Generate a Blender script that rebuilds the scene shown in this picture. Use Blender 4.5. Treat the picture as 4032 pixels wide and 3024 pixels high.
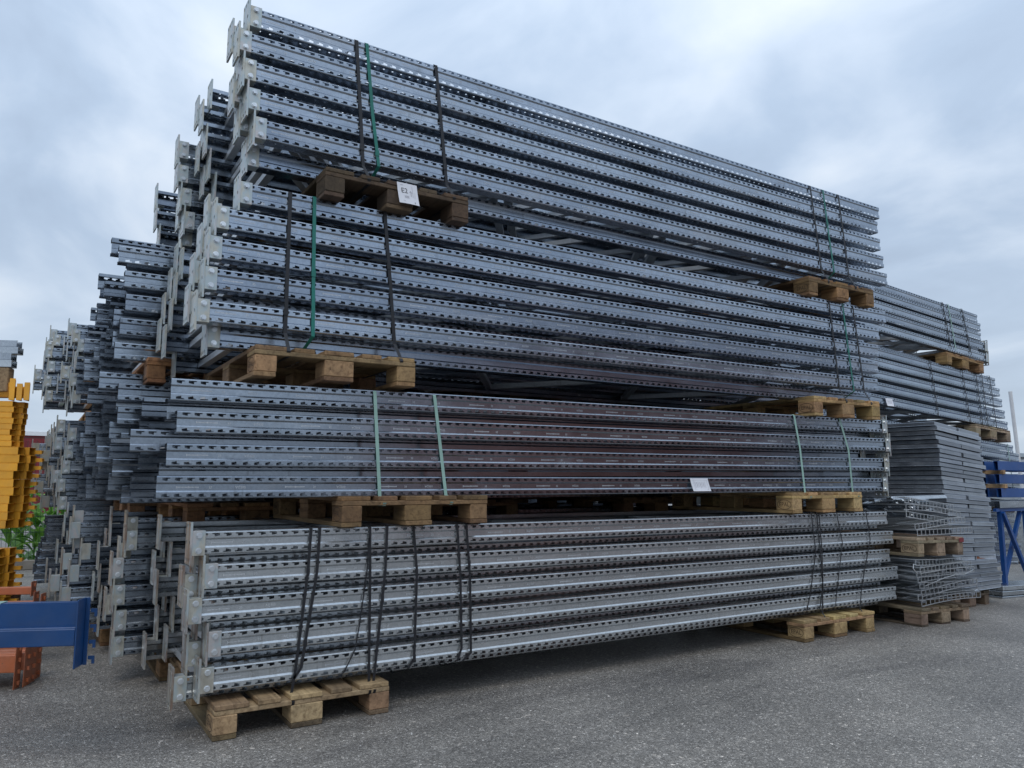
import bpy, bmesh, math, random
from mathutils import Vector, Matrix
random.seed(7)
R = math.radians
for o in list(bpy.data.objects):
    bpy.data.objects.remove(o)
SC = bpy.context.scene
COL = SC.collection

# ------------------------------------------------------------------ camera
cam = bpy.data.cameras.new('camera')
cam.lens = 36 * 3039.08 / 4032
cam.sensor_width = 36
cam.clip_start = 0.05
cam.clip_end = 3000
camo = bpy.data.objects.new('camera', cam)
camo.location = (-0.7439, -3.5759, 1.0899)
camo.rotation_euler = (R(90 + 7.268), 0, R(-32.02))
COL.objects.link(camo)
SC.camera = camo

# ------------------------------------------------------------------ sky
SUN_EL, SUN_AZ = 52, 215          # degrees, azimuth clockwise from +Y
w = bpy.data.worlds.new('World')
SC.world = w
w.use_nodes = True
nt = w.node_tree
for n in list(nt.nodes):
    nt.nodes.remove(n)
def nn(t, kind, **kw):
    n = t.nodes.new(kind)
    for k, v in kw.items():
        setattr(n, k, v)
    return n
out = nn(nt, 'ShaderNodeOutputWorld')
sky = nn(nt, 'ShaderNodeTexSky', sky_type='NISHITA', sun_disc=False,
         sun_elevation=R(SUN_EL), sun_rotation=R(SUN_AZ))
tc = nn(nt, 'ShaderNodeTexCoord')
sep = nn(nt, 'ShaderNodeSeparateXYZ')
nt.links.new(tc.outputs['Generated'], sep.inputs[0])
zc = nn(nt, 'ShaderNodeMath', operation='MAXIMUM')
nt.links.new(sep.outputs['Z'], zc.inputs[0]); zc.inputs[1].default_value = 0.0
za = nn(nt, 'ShaderNodeMath', operation='ADD')
nt.links.new(zc.outputs[0], za.inputs[0]); za.inputs[1].default_value = 0.22
dv = nn(nt, 'ShaderNodeVectorMath', operation='DIVIDE')
cmb = nn(nt, 'ShaderNodeCombineXYZ')
for i in range(3):
    nt.links.new(za.outputs[0], cmb.inputs[i])
nt.links.new(tc.outputs['Generated'], dv.inputs[0])
nt.links.new(cmb.outputs[0], dv.inputs[1])
mp = nn(nt, 'ShaderNodeMapping')
mp.inputs['Location'].default_value = (1.2, 9.7, 0)
mp.inputs['Scale'].default_value = (1.0, 0.75, 0)
nt.links.new(dv.outputs[0], mp.inputs[0])
n1 = nn(nt, 'ShaderNodeTexNoise')
n1.inputs['Scale'].default_value = 2.3; n1.inputs['Detail'].default_value = 8
n1.inputs['Roughness'].default_value = 0.50; n1.inputs['Distortion'].default_value = 0.35
nt.links.new(mp.outputs[0], n1.inputs['Vector'])
cr = nn(nt, 'ShaderNodeValToRGB')
e = cr.color_ramp.elements
e[0].position = 0.30; e[0].color = (0.245, 0.305, 0.395, 1)
e[1].position = 0.74; e[1].color = (0.50, 0.545, 0.60, 1)
x = e.new(0.44); x.color = (0.29, 0.36, 0.46, 1)
x = e.new(0.56); x.color = (0.375, 0.44, 0.53, 1)
nt.links.new(n1.outputs['Fac'], cr.inputs[0])
# low cloud banks brighten evenly towards the horizon
hz = nn(nt, 'ShaderNodeMapRange')
hz.inputs['From Min'].default_value = 0.0; hz.inputs['From Max'].default_value = 0.30
hz.inputs['To Min'].default_value = 0.55; hz.inputs['To Max'].default_value = 0.0
nt.links.new(zc.outputs[0], hz.inputs['Value'])
hm = nn(nt, 'ShaderNodeMixRGB')
hm.inputs[2].default_value = (0.50, 0.58, 0.68, 1)
nt.links.new(hz.outputs[0], hm.inputs[0]); nt.links.new(cr.outputs[0], hm.inputs[1])
b1 = nn(nt, 'ShaderNodeBackground'); b1.inputs[1].default_value = 0.10
b2 = nn(nt, 'ShaderNodeBackground')
# overcast luminance: rises with elevation (CIE overcast, softened)
ov = nn(nt, 'ShaderNodeMapRange')
ov.inputs['From Min'].default_value = 0.0; ov.inputs['From Max'].default_value = 1.0
ov.inputs['To Min'].default_value = 0.92; ov.inputs['To Max'].default_value = 2.0
nt.links.new(zc.outputs[0], ov.inputs['Value']); nt.links.new(ov.outputs[0], b2.inputs[1])
nt.links.new(sky.outputs[0], b1.inputs[0]); nt.links.new(hm.outputs[0], b2.inputs[0])
mx = nn(nt, 'ShaderNodeMixShader'); mx.inputs[0].default_value = 0.93
nt.links.new(b1.outputs[0], mx.inputs[1]); nt.links.new(b2.outputs[0], mx.inputs[2])
nt.links.new(mx.outputs[0], out.inputs[0])

# ------------------------------------------------------------------ sun behind cloud
sl = bpy.data.lights.new('sun', 'SUN')
sl.energy = 0.7; sl.angle = R(25); sl.color = (1, 0.96, 0.9)
so = bpy.data.objects.new('sun', sl)
d = Vector((math.sin(R(SUN_AZ)) * math.cos(R(SUN_EL)), math.cos(R(SUN_AZ)) * math.cos(R(SUN_EL)), math.sin(R(SUN_EL))))
so.rotation_euler = d.to_track_quat('Z', 'Y').to_euler()
so.location = d * 30
COL.objects.link(so)

SC.view_settings.view_transform = 'Standard'
SC.view_settings.look = 'None'
SC.view_settings.exposure = 0.45
SC.view_settings.gamma = 1.0
SC.render.engine = 'CYCLES'
SC.cycles.max_bounces = 8
SC.cycles.diffuse_bounces = 3
SC.cycles.glossy_bounces = 4

# ------------------------------------------------------------------ materials
def mat(name):
    m = bpy.data.materials.new(name); m.use_nodes = True
    t = m.node_tree
    return m, t, t.nodes['Principled BSDF']
def L(t, a, b):
    t.links.new(a, b)
def ramp(t, stops):
    n = t.nodes.new('ShaderNodeValToRGB'); e = n.color_ramp.elements
    e[0].position, e[0].color = stops[0][0], (*stops[0][1], 1)
    e[1].position, e[1].color = stops[-1][0], (*stops[-1][1], 1)
    for p, c in stops[1:-1]:
        x = e.new(p); x.color = (*c, 1)
    return n
def noise(t, scale, detail=4, rough=.5, coord='Object', stretch=None, dist=0):
    c = t.nodes.new('ShaderNodeTexCoord'); n = t.nodes.new('ShaderNodeTexNoise')
    n.inputs['Scale'].default_value = scale; n.inputs['Detail'].default_value = detail
    n.inputs['Roughness'].default_value = rough; n.inputs['Distortion'].default_value = dist
    src = c.outputs[coord]
    oi = t.nodes.new('ShaderNodeObjectInfo')
    ad = t.nodes.new('ShaderNodeVectorMath'); ad.operation = 'ADD'
    mu = t.nodes.new('ShaderNodeMath'); mu.operation = 'MULTIPLY'; mu.inputs[1].default_value = 37.0
    L(t, oi.outputs['Random'], mu.inputs[0]); L(t, src, ad.inputs[0]); L(t, mu.outputs[0], ad.inputs[1])
    src = ad.outputs[0]
    if stretch:
        m = t.nodes.new('ShaderNodeMapping'); m.inputs['Scale'].default_value = stretch
        L(t, src, m.inputs[0]); src = m.outputs[0]
    L(t, src, n.inputs['Vector'])
    return n
def mixc(t, mode, fac, a, b):
    n = t.nodes.new('ShaderNodeMixRGB'); n.blend_type = mode
    for i, v in enumerate((fac, a, b)):
        if isinstance(v, (int, float)):
            n.inputs[i].default_value = v
        elif isinstance(v, tuple):
            n.inputs[i].default_value = (*v, 1)
        else:
            L(t, v, n.inputs[i])
    return n
def bump(t, bs, src, strength, dist=.01):
    b = t.nodes.new('ShaderNodeBump'); b.inputs['Strength'].default_value = strength
    b.inputs['Distance'].default_value = dist
    L(t, src, b.inputs['Height']); L(t, b.outputs[0], bs.inputs['Normal'])

def galv(name, dark, light, metal=.92, r0=.30, r1=.5):
    m, t, bs = mat(name)
    a = noise(t, 9, 5, .6, stretch=(.35, 1, 1)); b = noise(t, 70, 3, .6)
    ra = ramp(t, [(.3, dark), (.7, light)]); L(t, a.outputs['Fac'], ra.inputs[0])
    rb = ramp(t, [(.3, (.86, .87, .88)), (.7, (1.08, 1.08, 1.08))]); L(t, b.outputs['Fac'], rb.inputs[0])
    c = mixc(t, 'MULTIPLY', 1, ra.outputs[0], rb.outputs[0])
    oi = t.nodes.new('ShaderNodeObjectInfo')
    rr = ramp(t, [(0, (.82, .83, .85)), (1, (1.04, 1.04, 1.03))]); L(t, oi.outputs['Random'], rr.inputs[0])
    c2 = mixc(t, 'MULTIPLY', 1, c.outputs[0], rr.outputs[0])
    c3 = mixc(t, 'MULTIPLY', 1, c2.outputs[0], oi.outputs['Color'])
    wr = noise(t, 3.1, 7, .68, stretch=(.45, 1, 1.3))
    wf = ramp(t, [(.56, (0, 0, 0)), (.78, (.6, .6, .6))]); L(t, wr.outputs['Fac'], wf.inputs[0])
    c4 = mixc(t, 'MIX', wf.outputs[0], c3.outputs[0], (.44, .455, .47))
    dr = noise(t, 24, 5, .7, stretch=(1, 1, .16))
    df = ramp(t, [(.60, (1, 1, 1)), (.80, (.55, .52, .48))]); L(t, dr.outputs['Fac'], df.inputs[0])
    c5 = mixc(t, 'MULTIPLY', 1, c4.outputs[0], df.outputs[0])
    L(t, c5.outputs[0], bs.inputs['Base Color'])
    om = t.nodes.new('ShaderNodeMath'); om.operation = 'SUBTRACT'; om.inputs[0].default_value = 1.0
    L(t, oi.outputs['Alpha'], om.inputs[1])
    wm = t.nodes.new('ShaderNodeMath'); wm.operation = 'MAXIMUM'; L(t, wf.outputs[0], wm.inputs[0]); L(t, om.outputs[0], wm.inputs[1])
    lt = mixc(t, 'MIX', om.outputs[0], c4.outputs[0], mixc(t, 'MULTIPLY', 1, rb.outputs[0], (.60, .615, .61)).outputs[0])
    L(t, lt.outputs[0], c5.inputs[1])
    mm = t.nodes.new('ShaderNodeMapRange'); mm.inputs['To Min'].default_value = metal; mm.inputs['To Max'].default_value = metal * .45
    L(t, wm.outputs[0], mm.inputs['Value']); L(t, mm.outputs[0], bs.inputs['Metallic'])
    mr = t.nodes.new('ShaderNodeMapRange'); mr.inputs['To Min'].default_value = r0; mr.inputs['To Max'].default_value = r1
    L(t, a.outputs['Fac'], mr.inputs['Value'])
    ra_ = t.nodes.new('ShaderNodeMath'); ra_.operation = 'MULTIPLY_ADD'; ra_.inputs[1].default_value = .28
    L(t, wf.outputs[0], ra_.inputs[0]); L(t, mr.outputs[0], ra_.inputs[2]); L(t, ra_.outputs[0], bs.inputs['Roughness'])
    return m
M = {}
M['galv'] = galv('galvanised_steel', (.365, .392, .42), (.54, .57, .60), .98, .13, .30)
M['tray'] = galv('tray_steel', (.29, .315, .35), (.44, .47, .51), .9, .30, .5)
M['brace'] = galv('brace_steel', (.52, .55, .58), (.68, .70, .72), .6, .3, .45)
M['bolt'] = galv('bolt_steel', (.66, .68, .70), (.8, .82, .83), .9, .25, .4)
M['wire'] = galv('wire_steel', (.52, .54, .56), (.70, .72, .73), .85, .35, .5)

def plate_mat():
    m, t, bs = mat('zinc_plate')
    a = noise(t, 11, 5, .62, stretch=(1, 1.6, .6)); b = noise(t, 5, 3, .5)
    ra = ramp(t, [(.30, (.36, .35, .30)), (.42, (.50, .49, .43)), (.52, (.41, .48, .50)), (.62, (.52, .49, .48)), (.74, (.46, .50, .48))])
    L(t, a.outputs['Fac'], ra.inputs[0])
    st = noise(t, 16, 5, .7, stretch=(1, 1.7, .22))
    sr = ramp(t, [(.44, (0, 0, 0)), (.62, (1, 1, 1))]); L(t, st.outputs['Fac'], sr.inputs[0])
    oi = t.nodes.new('ShaderNodeObjectInfo')
    sx = t.nodes.new('ShaderNodeSeparateColor'); L(t, oi.outputs['Color'], sx.inputs[0])
    f = t.nodes.new('ShaderNodeMath'); f.operation = 'MULTIPLY'
    L(t, sr.outputs[0], f.inputs[0]); L(t, sx.outputs[0], f.inputs[1])
    c = mixc(t, 'MIX', f.outputs[0], ra.outputs[0], (.23, .15, .11))
    L(t, c.outputs[0], bs.inputs['Base Color'])
    bs.inputs['Metallic'].default_value = .55; bs.inputs['Roughness'].default_value = .42
    return m
M['plate'] = plate_mat()

def wood(name):
    m, t, bs = mat(name)
    g = noise(t, 30, 6, .65, stretch=(1.6, .12, 1.6), dist=.6)
    rg = ramp(t, [(.28, (.42, .36, .30)), (.5, (.9, .86, .8)), (.75, (1.2, 1.15, 1.08))]); L(t, g.outputs['Fac'], rg.inputs[0])
    s = noise(t, 5, 5, .65)
    rs = ramp(t, [(.3, (.55, .52, .5)), (.55, (1, 1, 1))]); L(t, s.outputs['Fac'], rs.inputs[0])
    oi = t.nodes.new('ShaderNodeObjectInfo')
    rr = ramp(t, [(0, (.72, .70, .68)), (1, (1.18, 1.16, 1.1))]); L(t, oi.outputs['Random'], rr.inputs[0])
    c = mixc(t, 'MULTIPLY', 1, rg.outputs[0], rs.outputs[0])
    c = mixc(t, 'MULTIPLY', 1, c.outputs[0], rr.outputs[0])
    c = mixc(t, 'MULTIPLY', 1, c.outputs[0], oi.outputs['Color'])
    ag = noise(t, 3.5, 6, .7); af = ramp(t, [(.42, (0, 0, 0)), (.66, (.7, .7, .7))]); L(t, ag.outputs['Fac'], af.inputs[0])
    c = mixc(t, 'MIX', af.outputs[0], c.outputs[0], mixc(t, 'MULTIPLY', 1, c.outputs[0], (.52, .55, .58)).outputs[0])
    sp = noise(t, 42, 3, .6); sf = ramp(t, [(.66, (1, 1, 1)), (.74, (.35, .32, .3))]); L(t, sp.outputs['Fac'], sf.inputs[0])
    c = mixc(t, 'MULTIPLY', 1, c.outputs[0], sf.outputs[0])
    L(t, c.outputs[0], bs.inputs['Base Color'])
    bs.inputs['Roughness'].default_value = .8
    bump(t, bs, g.outputs['Fac'], .5, .004)
    return m
M['wood'] = wood('pallet_wood')

def paint(name, col, rough=.38, wear=.15, chips=0., dust=0.):
    m, t, bs = mat(name)
    a = noise(t, 6, 5, .6)
    r_ = ramp(t, [(.3, tuple(c * (1 - wear * 1.6) for c in col)), (.7, col)]); L(t, a.outputs['Fac'], r_.inputs[0])
    oi = t.nodes.new('ShaderNodeObjectInfo')
    rr = ramp(t, [(0, (.86, .86, .86)), (1, (1.05, 1.05, 1.05))]); L(t, oi.outputs['Random'], rr.inputs[0])
    c = mixc(t, 'MULTIPLY', 1, r_.outputs[0], rr.outputs[0])
    if dust:
        dn = noise(t, 4, 6, .7); dfn = ramp(t, [(.40, (0, 0, 0)), (.75, (dust,) * 3)]); L(t, dn.outputs['Fac'], dfn.inputs[0])
        c = mixc(t, 'MIX', dfn.outputs[0], c.outputs[0], (.30, .29, .27))
    if chips:
        ch = noise(t, 38, 5, .75, stretch=(.35, 1, 1)); cf = ramp(t, [(.70 - chips, (0, 0, 0)), (.72 - chips, (1, 1, 1))]); L(t, ch.outputs['Fac'], cf.inputs[0])
        c = mixc(t, 'MIX', cf.outputs[0], c.outputs[0], (.16, .09, .06))
    L(t, c.outputs[0], bs.inputs['Base Color'])
    mr = t.nodes.new('ShaderNodeMapRange'); mr.inputs['To Min'].default_value = rough + .12; mr.inputs['To Max'].default_value = rough - .06
    L(t, a.outputs['Fac'], mr.inputs['Value']); L(t, mr.outputs[0], bs.inputs['Roughness'])
    return m
M['black_strap'] = paint('black_strap', (.012, .013, .017), .45)
M['green_strap'] = paint('green_strap', (.012, .17, .135), .4)
M['pale_strap'] = paint('pale_green_strap', (.30, .47, .41), .45)
M['yellow'] = paint('yellow_orange_paint', (.92, .43, .03), .45, .15, .02, .1)
M['orange'] = paint('orange_paint', (.54, .155, .06), .5, .25, .05, .3)
M['blue'] = paint('blue_paint', (.002, .048, .17), .34, .15, .02, .08)
M['blue_strong'] = paint('strong_blue_paint', (.003, .065, .27), .4, .12, .02, .08)
M['red'] = paint('dark_red_paint', (.20, .018, .025), .5)
M['white'] = paint('white_paint', (.75, .76, .78), .5, .06)
M['paper'] = paint('paper', (.78, .79, .84), .6, .05)
M['ink'] = paint('ink', (.015, .016, .02), .6)
M['grey_ink'] = paint('grey_ink', (.42, .42, .46), .6)
M['burn'] = paint('burnt_stamp', (.035, .02, .012), .8)
M['stamp'] = galv('laser_print', (.5, .52, .54), (.62, .64, .66), .6, .5, .6)
M['fence'] = paint('fence_green', (.012, .045, .03), .5)
M['wall'] = paint('red_brown_cladding', (.40, .145, .10), .6)
M['rust'] = paint('rust', (.24, .075, .025), .8, .3)
M['concrete'] = paint('kerb_concrete', (.26, .24, .21), .85, .2)

def leafmat():
    m, t, bs = mat('leaf')
    a = noise(t, 9, 3, .5)
    r_ = ramp(t, [(.3, (.16, .36, .035)), (.7, (.40, .64, .19))]); L(t, a.outputs['Fac'], r_.inputs[0])
    oi = t.nodes.new('ShaderNodeObjectInfo')
    rr = ramp(t, [(0, (.75, .8, .8)), (1, (1.25, 1.2, 1.3))]); L(t, oi.outputs['Random'], rr.inputs[0])
    c = mixc(t, 'MULTIPLY', 1, r_.outputs[0], rr.outputs[0])
    L(t, c.outputs[0], bs.inputs['Base Color']); bs.inputs['Roughness'].default_value = .4
    tr = t.nodes.new('ShaderNodeBsdfTranslucent'); L(t, c.outputs[0], tr.inputs[0])
    ms = t.nodes.new('ShaderNodeMixShader'); ms.inputs[0].default_value = .5
    L(t, bs.outputs[0], ms.inputs[1]); L(t, tr.outputs[0], ms.inputs[2])
    L(t, ms.outputs[0], t.nodes['Material Output'].inputs[0])
    return m
M['leaf'] = leafmat()

def asphalt():
    m, t, bs = mat('asphalt')
    c = t.nodes.new('ShaderNodeTexCoord')
    v1 = t.nodes.new('ShaderNodeTexVoronoi'); v1.inputs['Scale'].default_value = 190
    v2 = t.nodes.new('ShaderNodeTexVoronoi'); v2.inputs['Scale'].default_value = 75
    wv = t.nodes.new('ShaderNodeTexNoise'); wv.inputs['Scale'].default_value = 40; wv.inputs['Detail'].default_value = 3
    wm = t.nodes.new('ShaderNodeVectorMath'); wm.operation = 'SCALE'; wm.inputs['Scale'].default_value = .012
    wa = t.nodes.new('ShaderNodeVectorMath'); wa.operation = 'ADD'
    L(t, c.outputs['Object'], wv.inputs['Vector']); L(t, wv.outputs['Color'], wm.inputs[0])
    L(t, c.outputs['Object'], wa.inputs[0]); L(t, wm.outputs[0], wa.inputs[1])
    for v in (v1, v2):
        L(t, wa.outputs[0], v.inputs['Vector'])
    s1 = t.nodes.new('ShaderNodeSeparateColor'); L(t, v1.outputs['Color'], s1.inputs[0])
    s2 = t.nodes.new('ShaderNodeSeparateColor'); L(t, v2.outputs['Color'], s2.inputs[0])
    r1 = ramp(t, [(0, (.13, .122, .112)), (.45, (.205, .194, .178)), (.82, (.29, .275, .253)), (.955, (.355, .337, .312)), (1, (.72, .69, .645))])
    L(t, s1.outputs[0], r1.inputs[0])
    r2 = ramp(t, [(0, (.72, .72, .72)), (.9, (1.08, 1.08, 1.08)), (.975, (1.14, 1.13, 1.11)), (1, (2.1, 2.05, 2.0))])
    L(t, s2.outputs[1], r2.inputs[0])
    c1 = mixc(t, 'MULTIPLY', 1, r1.outputs[0], r2.outputs[0])
    big = t.nodes.new('ShaderNodeTexNoise'); big.inputs['Scale'].default_value = .9; big.inputs['Detail'].default_value = 6; big.inputs['Roughness'].default_value = .6
    L(t, c.outputs['Object'], big.inputs['Vector'])
    rb = ramp(t, [(.3, (.70, .69, .68)), (.7, (1.22, 1.2, 1.18))]); L(t, big.outputs['Fac'], rb.inputs[0])
    c2 = mixc(t, 'MULTIPLY', 1, c1.outputs[0], rb.outputs[0])
    st = t.nodes.new('ShaderNodeTexNoise'); st.inputs['Scale'].default_value = .55; st.inputs['Detail'].default_value = 7; st.inputs['Roughness'].default_value = .68; st.inputs['Distortion'].default_value = .8
    sm = t.nodes.new('ShaderNodeMapping'); sm.inputs['Rotation'].default_value = (0, 0, R(24)); sm.inputs['Scale'].default_value = (.5, 1.7, 1); sm.inputs['Location'].default_value = (3.3, 1.1, 0)
    L(t, c.outputs['Object'], sm.inputs[0]); L(t, sm.outputs[0], st.inputs['Vector'])
    sr_ = ramp(t, [(.36, (.66, .66, .68)), (.50, (1, 1, 1)), (.68, (1.14, 1.13, 1.11))]); L(t, st.outputs['Fac'], sr_.inputs[0])
    c2 = mixc(t, 'MULTIPLY', 1, c2.outputs[0], sr_.outputs[0])
    L(t, c2.outputs[0], bs.inputs['Base Color'])
    rr = ramp(t, [(0, (.38,) * 3), (1, (.68,) * 3)]); L(t, s1.outputs[2], rr.inputs[0])
    L(t, rr.outputs[0], bs.inputs['Roughness'])
    h = mixc(t, 'ADD', .6, v1.outputs['Distance'], v2.outputs['Distance'])
    b = t.nodes.new('ShaderNodeBump'); b.invert = True; b.inputs['Strength'].default_value = .7; b.inputs['Distance'].default_value = .004
    L(t, h.outputs[0], b.inputs['Height']); L(t, b.outputs[0], bs.inputs['Normal'])
    return m
M['asphalt'] = asphalt()

# ------------------------------------------------------------------ mesh helpers
class MB:
    def __init__(s):
        s.v, s.f, s.mi = [], [], []
    def add(s, vs, fs, mi=0):
        o = len(s.v); s.v += [tuple(p) for p in vs]
        for f in fs:
            s.f.append(tuple(i + o for i in f)); s.mi.append(mi)
    def quad(s, a, b, c, d, mi=0):
        s.add([a, b, c, d], [(0, 1, 2, 3)], mi)
    def box(s, x0, x1, y0, y1, z0, z1, mi=0):
        s.add([(x0, y0, z0), (x1, y0, z0), (x1, y1, z0), (x0, y1, z0), (x0, y0, z1), (x1, y0, z1), (x1, y1, z1), (x0, y1, z1)],
              [(0, 3, 2, 1), (4, 5, 6, 7), (0, 1, 5, 4), (1, 2, 6, 5), (2, 3, 7, 6), (3, 0, 4, 7)], mi)
    def bar(s, p, q, r, mi=0, sides=4):
        p, q = Vector(p), Vector(q); dz = (q - p).normalized()
        u = dz.cross(Vector((0, 0, 1)) if abs(dz.z) < .9 else Vector((1, 0, 0))).normalized(); v = dz.cross(u)
        vs = []
        for c in (p, q):
            for i in range(sides):
                a = 2 * math.pi * (i + .5) / sides
                vs.append(c + (u * math.cos(a) + v * math.sin(a)) * r)
        fs = [(i, (i + 1) % sides, sides + (i + 1) % sides, sides + i) for i in range(sides)]
        fs += [tuple(range(sides))[::-1], tuple(range(sides, 2 * sides))]
        s.add(vs, fs, mi)
    def prism(s, poly, axis_from, axis_to, fn, mi=0):   # poly in 2D, fn(a, b, t) -> point
        n = len(poly)
        vs = [fn(a, b, axis_from) for a, b in poly] + [fn(a, b, axis_to) for a, b in poly]
        s.add(vs, [(i, (i + 1) % n, n + (i + 1) % n, n + i) for i in range(n)] + [tuple(range(n))[::-1], tuple(range(n, 2 * n))], mi)
    def mesh(s, name, mats, smooth=False):
        me = bpy.data.meshes.new(name); me.from_pydata(s.v, [], s.f)
        mats = mats if isinstance(mats, (list, tuple)) else [mats]
        for m in mats:
            me.materials.append(M[m])
        if len(mats) > 1:
            me.polygons.foreach_set('material_index', s.mi)
        if smooth:
            me.polygons.foreach_set('use_smooth', [True] * len(me.polygons))
        me.update()
        return me
def bevelled(me, w=.003, seg=1):
    bm = bmesh.new(); bm.from_mesh(me)
    bmesh.ops.recalc_face_normals(bm, faces=bm.faces)
    bmesh.ops.bevel(bm, geom=bm.edges[:], offset=w, segments=seg, affect='EDGES', clamp_overlap=True)
    bm.to_mesh(me); bm.free(); return me
def fixnormals(me):
    bm = bmesh.new(); bm.from_mesh(me); bmesh.ops.recalc_face_normals(bm, faces=bm.faces); bm.to_mesh(me); bm.free(); return me
def O(name, me, parent=None, loc=(0, 0, 0), rot=(0, 0, 0), color=None):
    o = bpy.data.objects.new(name, me); COL.objects.link(o)
    o.location = loc; o.rotation_euler = rot
    if parent: o.parent = parent
    if color: o.color = (*color, 1)[:4] if len(color) == 3 else color
    return o
def tag(o, label, cat, group=None):
    o['label'] = label; o['category'] = cat; o['kind'] = 'thing'
    if group: o['group'] = group
    return o
def thing(name, label, cat, loc=(0, 0, 0), rot=(0, 0, 0), group=None):
    return tag(O(name, None, None, loc, rot), label, cat, group)
ORD = ['lowest', 'second', 'third', 'fourth', 'fifth', 'sixth', 'seventh', 'eighth', 'ninth', 'tenth', 'eleventh', 'twelfth', 'thirteenth', 'fourteenth', 'fifteenth', 'sixteenth', 'seventeenth', 'eighteenth', 'nineteenth', 'twentieth']
NTH = ['first'] + ORD[1:]
def nth(i):
    tens = {2: 'twenty', 3: 'thirty', 4: 'forty'}
    if i < 20: return NTH[i]
    n = i + 1; a, b = divmod(n, 10)
    return {2: 'twentieth', 3: 'thirtieth', 4: 'fortieth'}[a] if b == 0 else tens[a] + '-' + NTH[b - 1]
def text_geo(s, size):
    cu = bpy.data.curves.new('t', 'FONT'); cu.body = s; cu.size = size; cu.align_x = 'CENTER'; cu.align_y = 'CENTER'; cu.resolution_u = 2
    ob = bpy.data.objects.new('t', cu); COL.objects.link(ob)
    me = bpy.data.meshes.new_from_object(ob.evaluated_get(bpy.context.evaluated_depsgraph_get()))
    vs = [tuple(v.co) for v in me.vertices]; fs = [tuple(p.vertices) for p in me.polygons]
    bpy.data.objects.remove(ob); bpy.data.meshes.remove(me); bpy.data.curves.remove(cu)
    return vs, fs

# ------------------------------------------------------------------ ground
def gz(x):
    if x <= 4.9: return 0.0
    if x <= 5.6: return -.035 * (x - 4.9) ** 2 / 1.4
    if x <= 14: return -.01225 - .035 * (x - 5.6)
    return gz(14)
def ground():
    xs = [-600, -60, -10, -2, 4.9] + [4.9 + .1 * i for i in range(1, 8)] + [6.5, 8, 10, 12, 14, 60, 600]
    ys = [-600, -60, -10, -3, 0, 3, 10, 60, 600]
    mb = MB()
    mb.v = [(x, y, gz(x)) for y in ys for x in xs]
    n = len(xs)
    for j in range(len(ys) - 1):
        for i in range(n - 1):
            mb.f.append((j * n + i, j * n + i + 1, (j + 1) * n + i + 1, (j + 1) * n + i)); mb.mi.append(0)
    o = O('ground', mb.mesh('ground', 'asphalt', True)); o['kind'] = 'structure'
ground()
def stones():
    rnd = random.Random(3); mb = MB()
    for i in range(2600):
        x = rnd.uniform(-1.6, 5.5); y = rnd.uniform(-3.0, 1.2) if x < -.1 else rnd.uniform(-3.0, -.02)
        r_ = rnd.uniform(.0013, .0034) * (1.5 if rnd.random() < .04 else 1); a = rnd.uniform(0, 6.28)
        vs = []
        for k in range(5):
            b = a + k * 1.2566 + rnd.uniform(-.25, .25); q = r_ * rnd.uniform(.7, 1.3)
            vs.append((x + q * math.cos(b) * 1.25, y + q * math.sin(b), gz(x) + .0004))
        vs.append((x + rnd.uniform(-.3, .3) * r_, y + rnd.uniform(-.3, .3) * r_, gz(x) + r_ * rnd.uniform(.5, 1)))
        mb.add(vs, [(k, (k + 1) % 5, 5) for k in range(5)])
    m, t, bs = mat('stone_chips')
    oi = t.nodes.new('ShaderNodeTexCoord'); v = t.nodes.new('ShaderNodeTexVoronoi'); v.inputs['Scale'].default_value = 60
    L(t, oi.outputs['Object'], v.inputs['Vector'])
    s = t.nodes.new('ShaderNodeSeparateColor'); L(t, v.outputs['Color'], s.inputs[0])
    r2 = ramp(t, [(0, (.14, .137, .13)), (.6, (.27, .265, .25)), (1, (.62, .61, .58))]); L(t, s.outputs[0], r2.inputs[0]); L(t, r2.outputs[0], bs.inputs['Base Color'])
    bs.inputs['Roughness'].default_value = .6; M['stone'] = m
    o = O('stone_chips', mb.mesh('stone_chips', 'stone')); o['kind'] = 'stuff'
    tag(o, 'pale stone chips lying loose in the asphalt surface', 'gravel'); o['kind'] = 'stuff'
stones()

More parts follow.
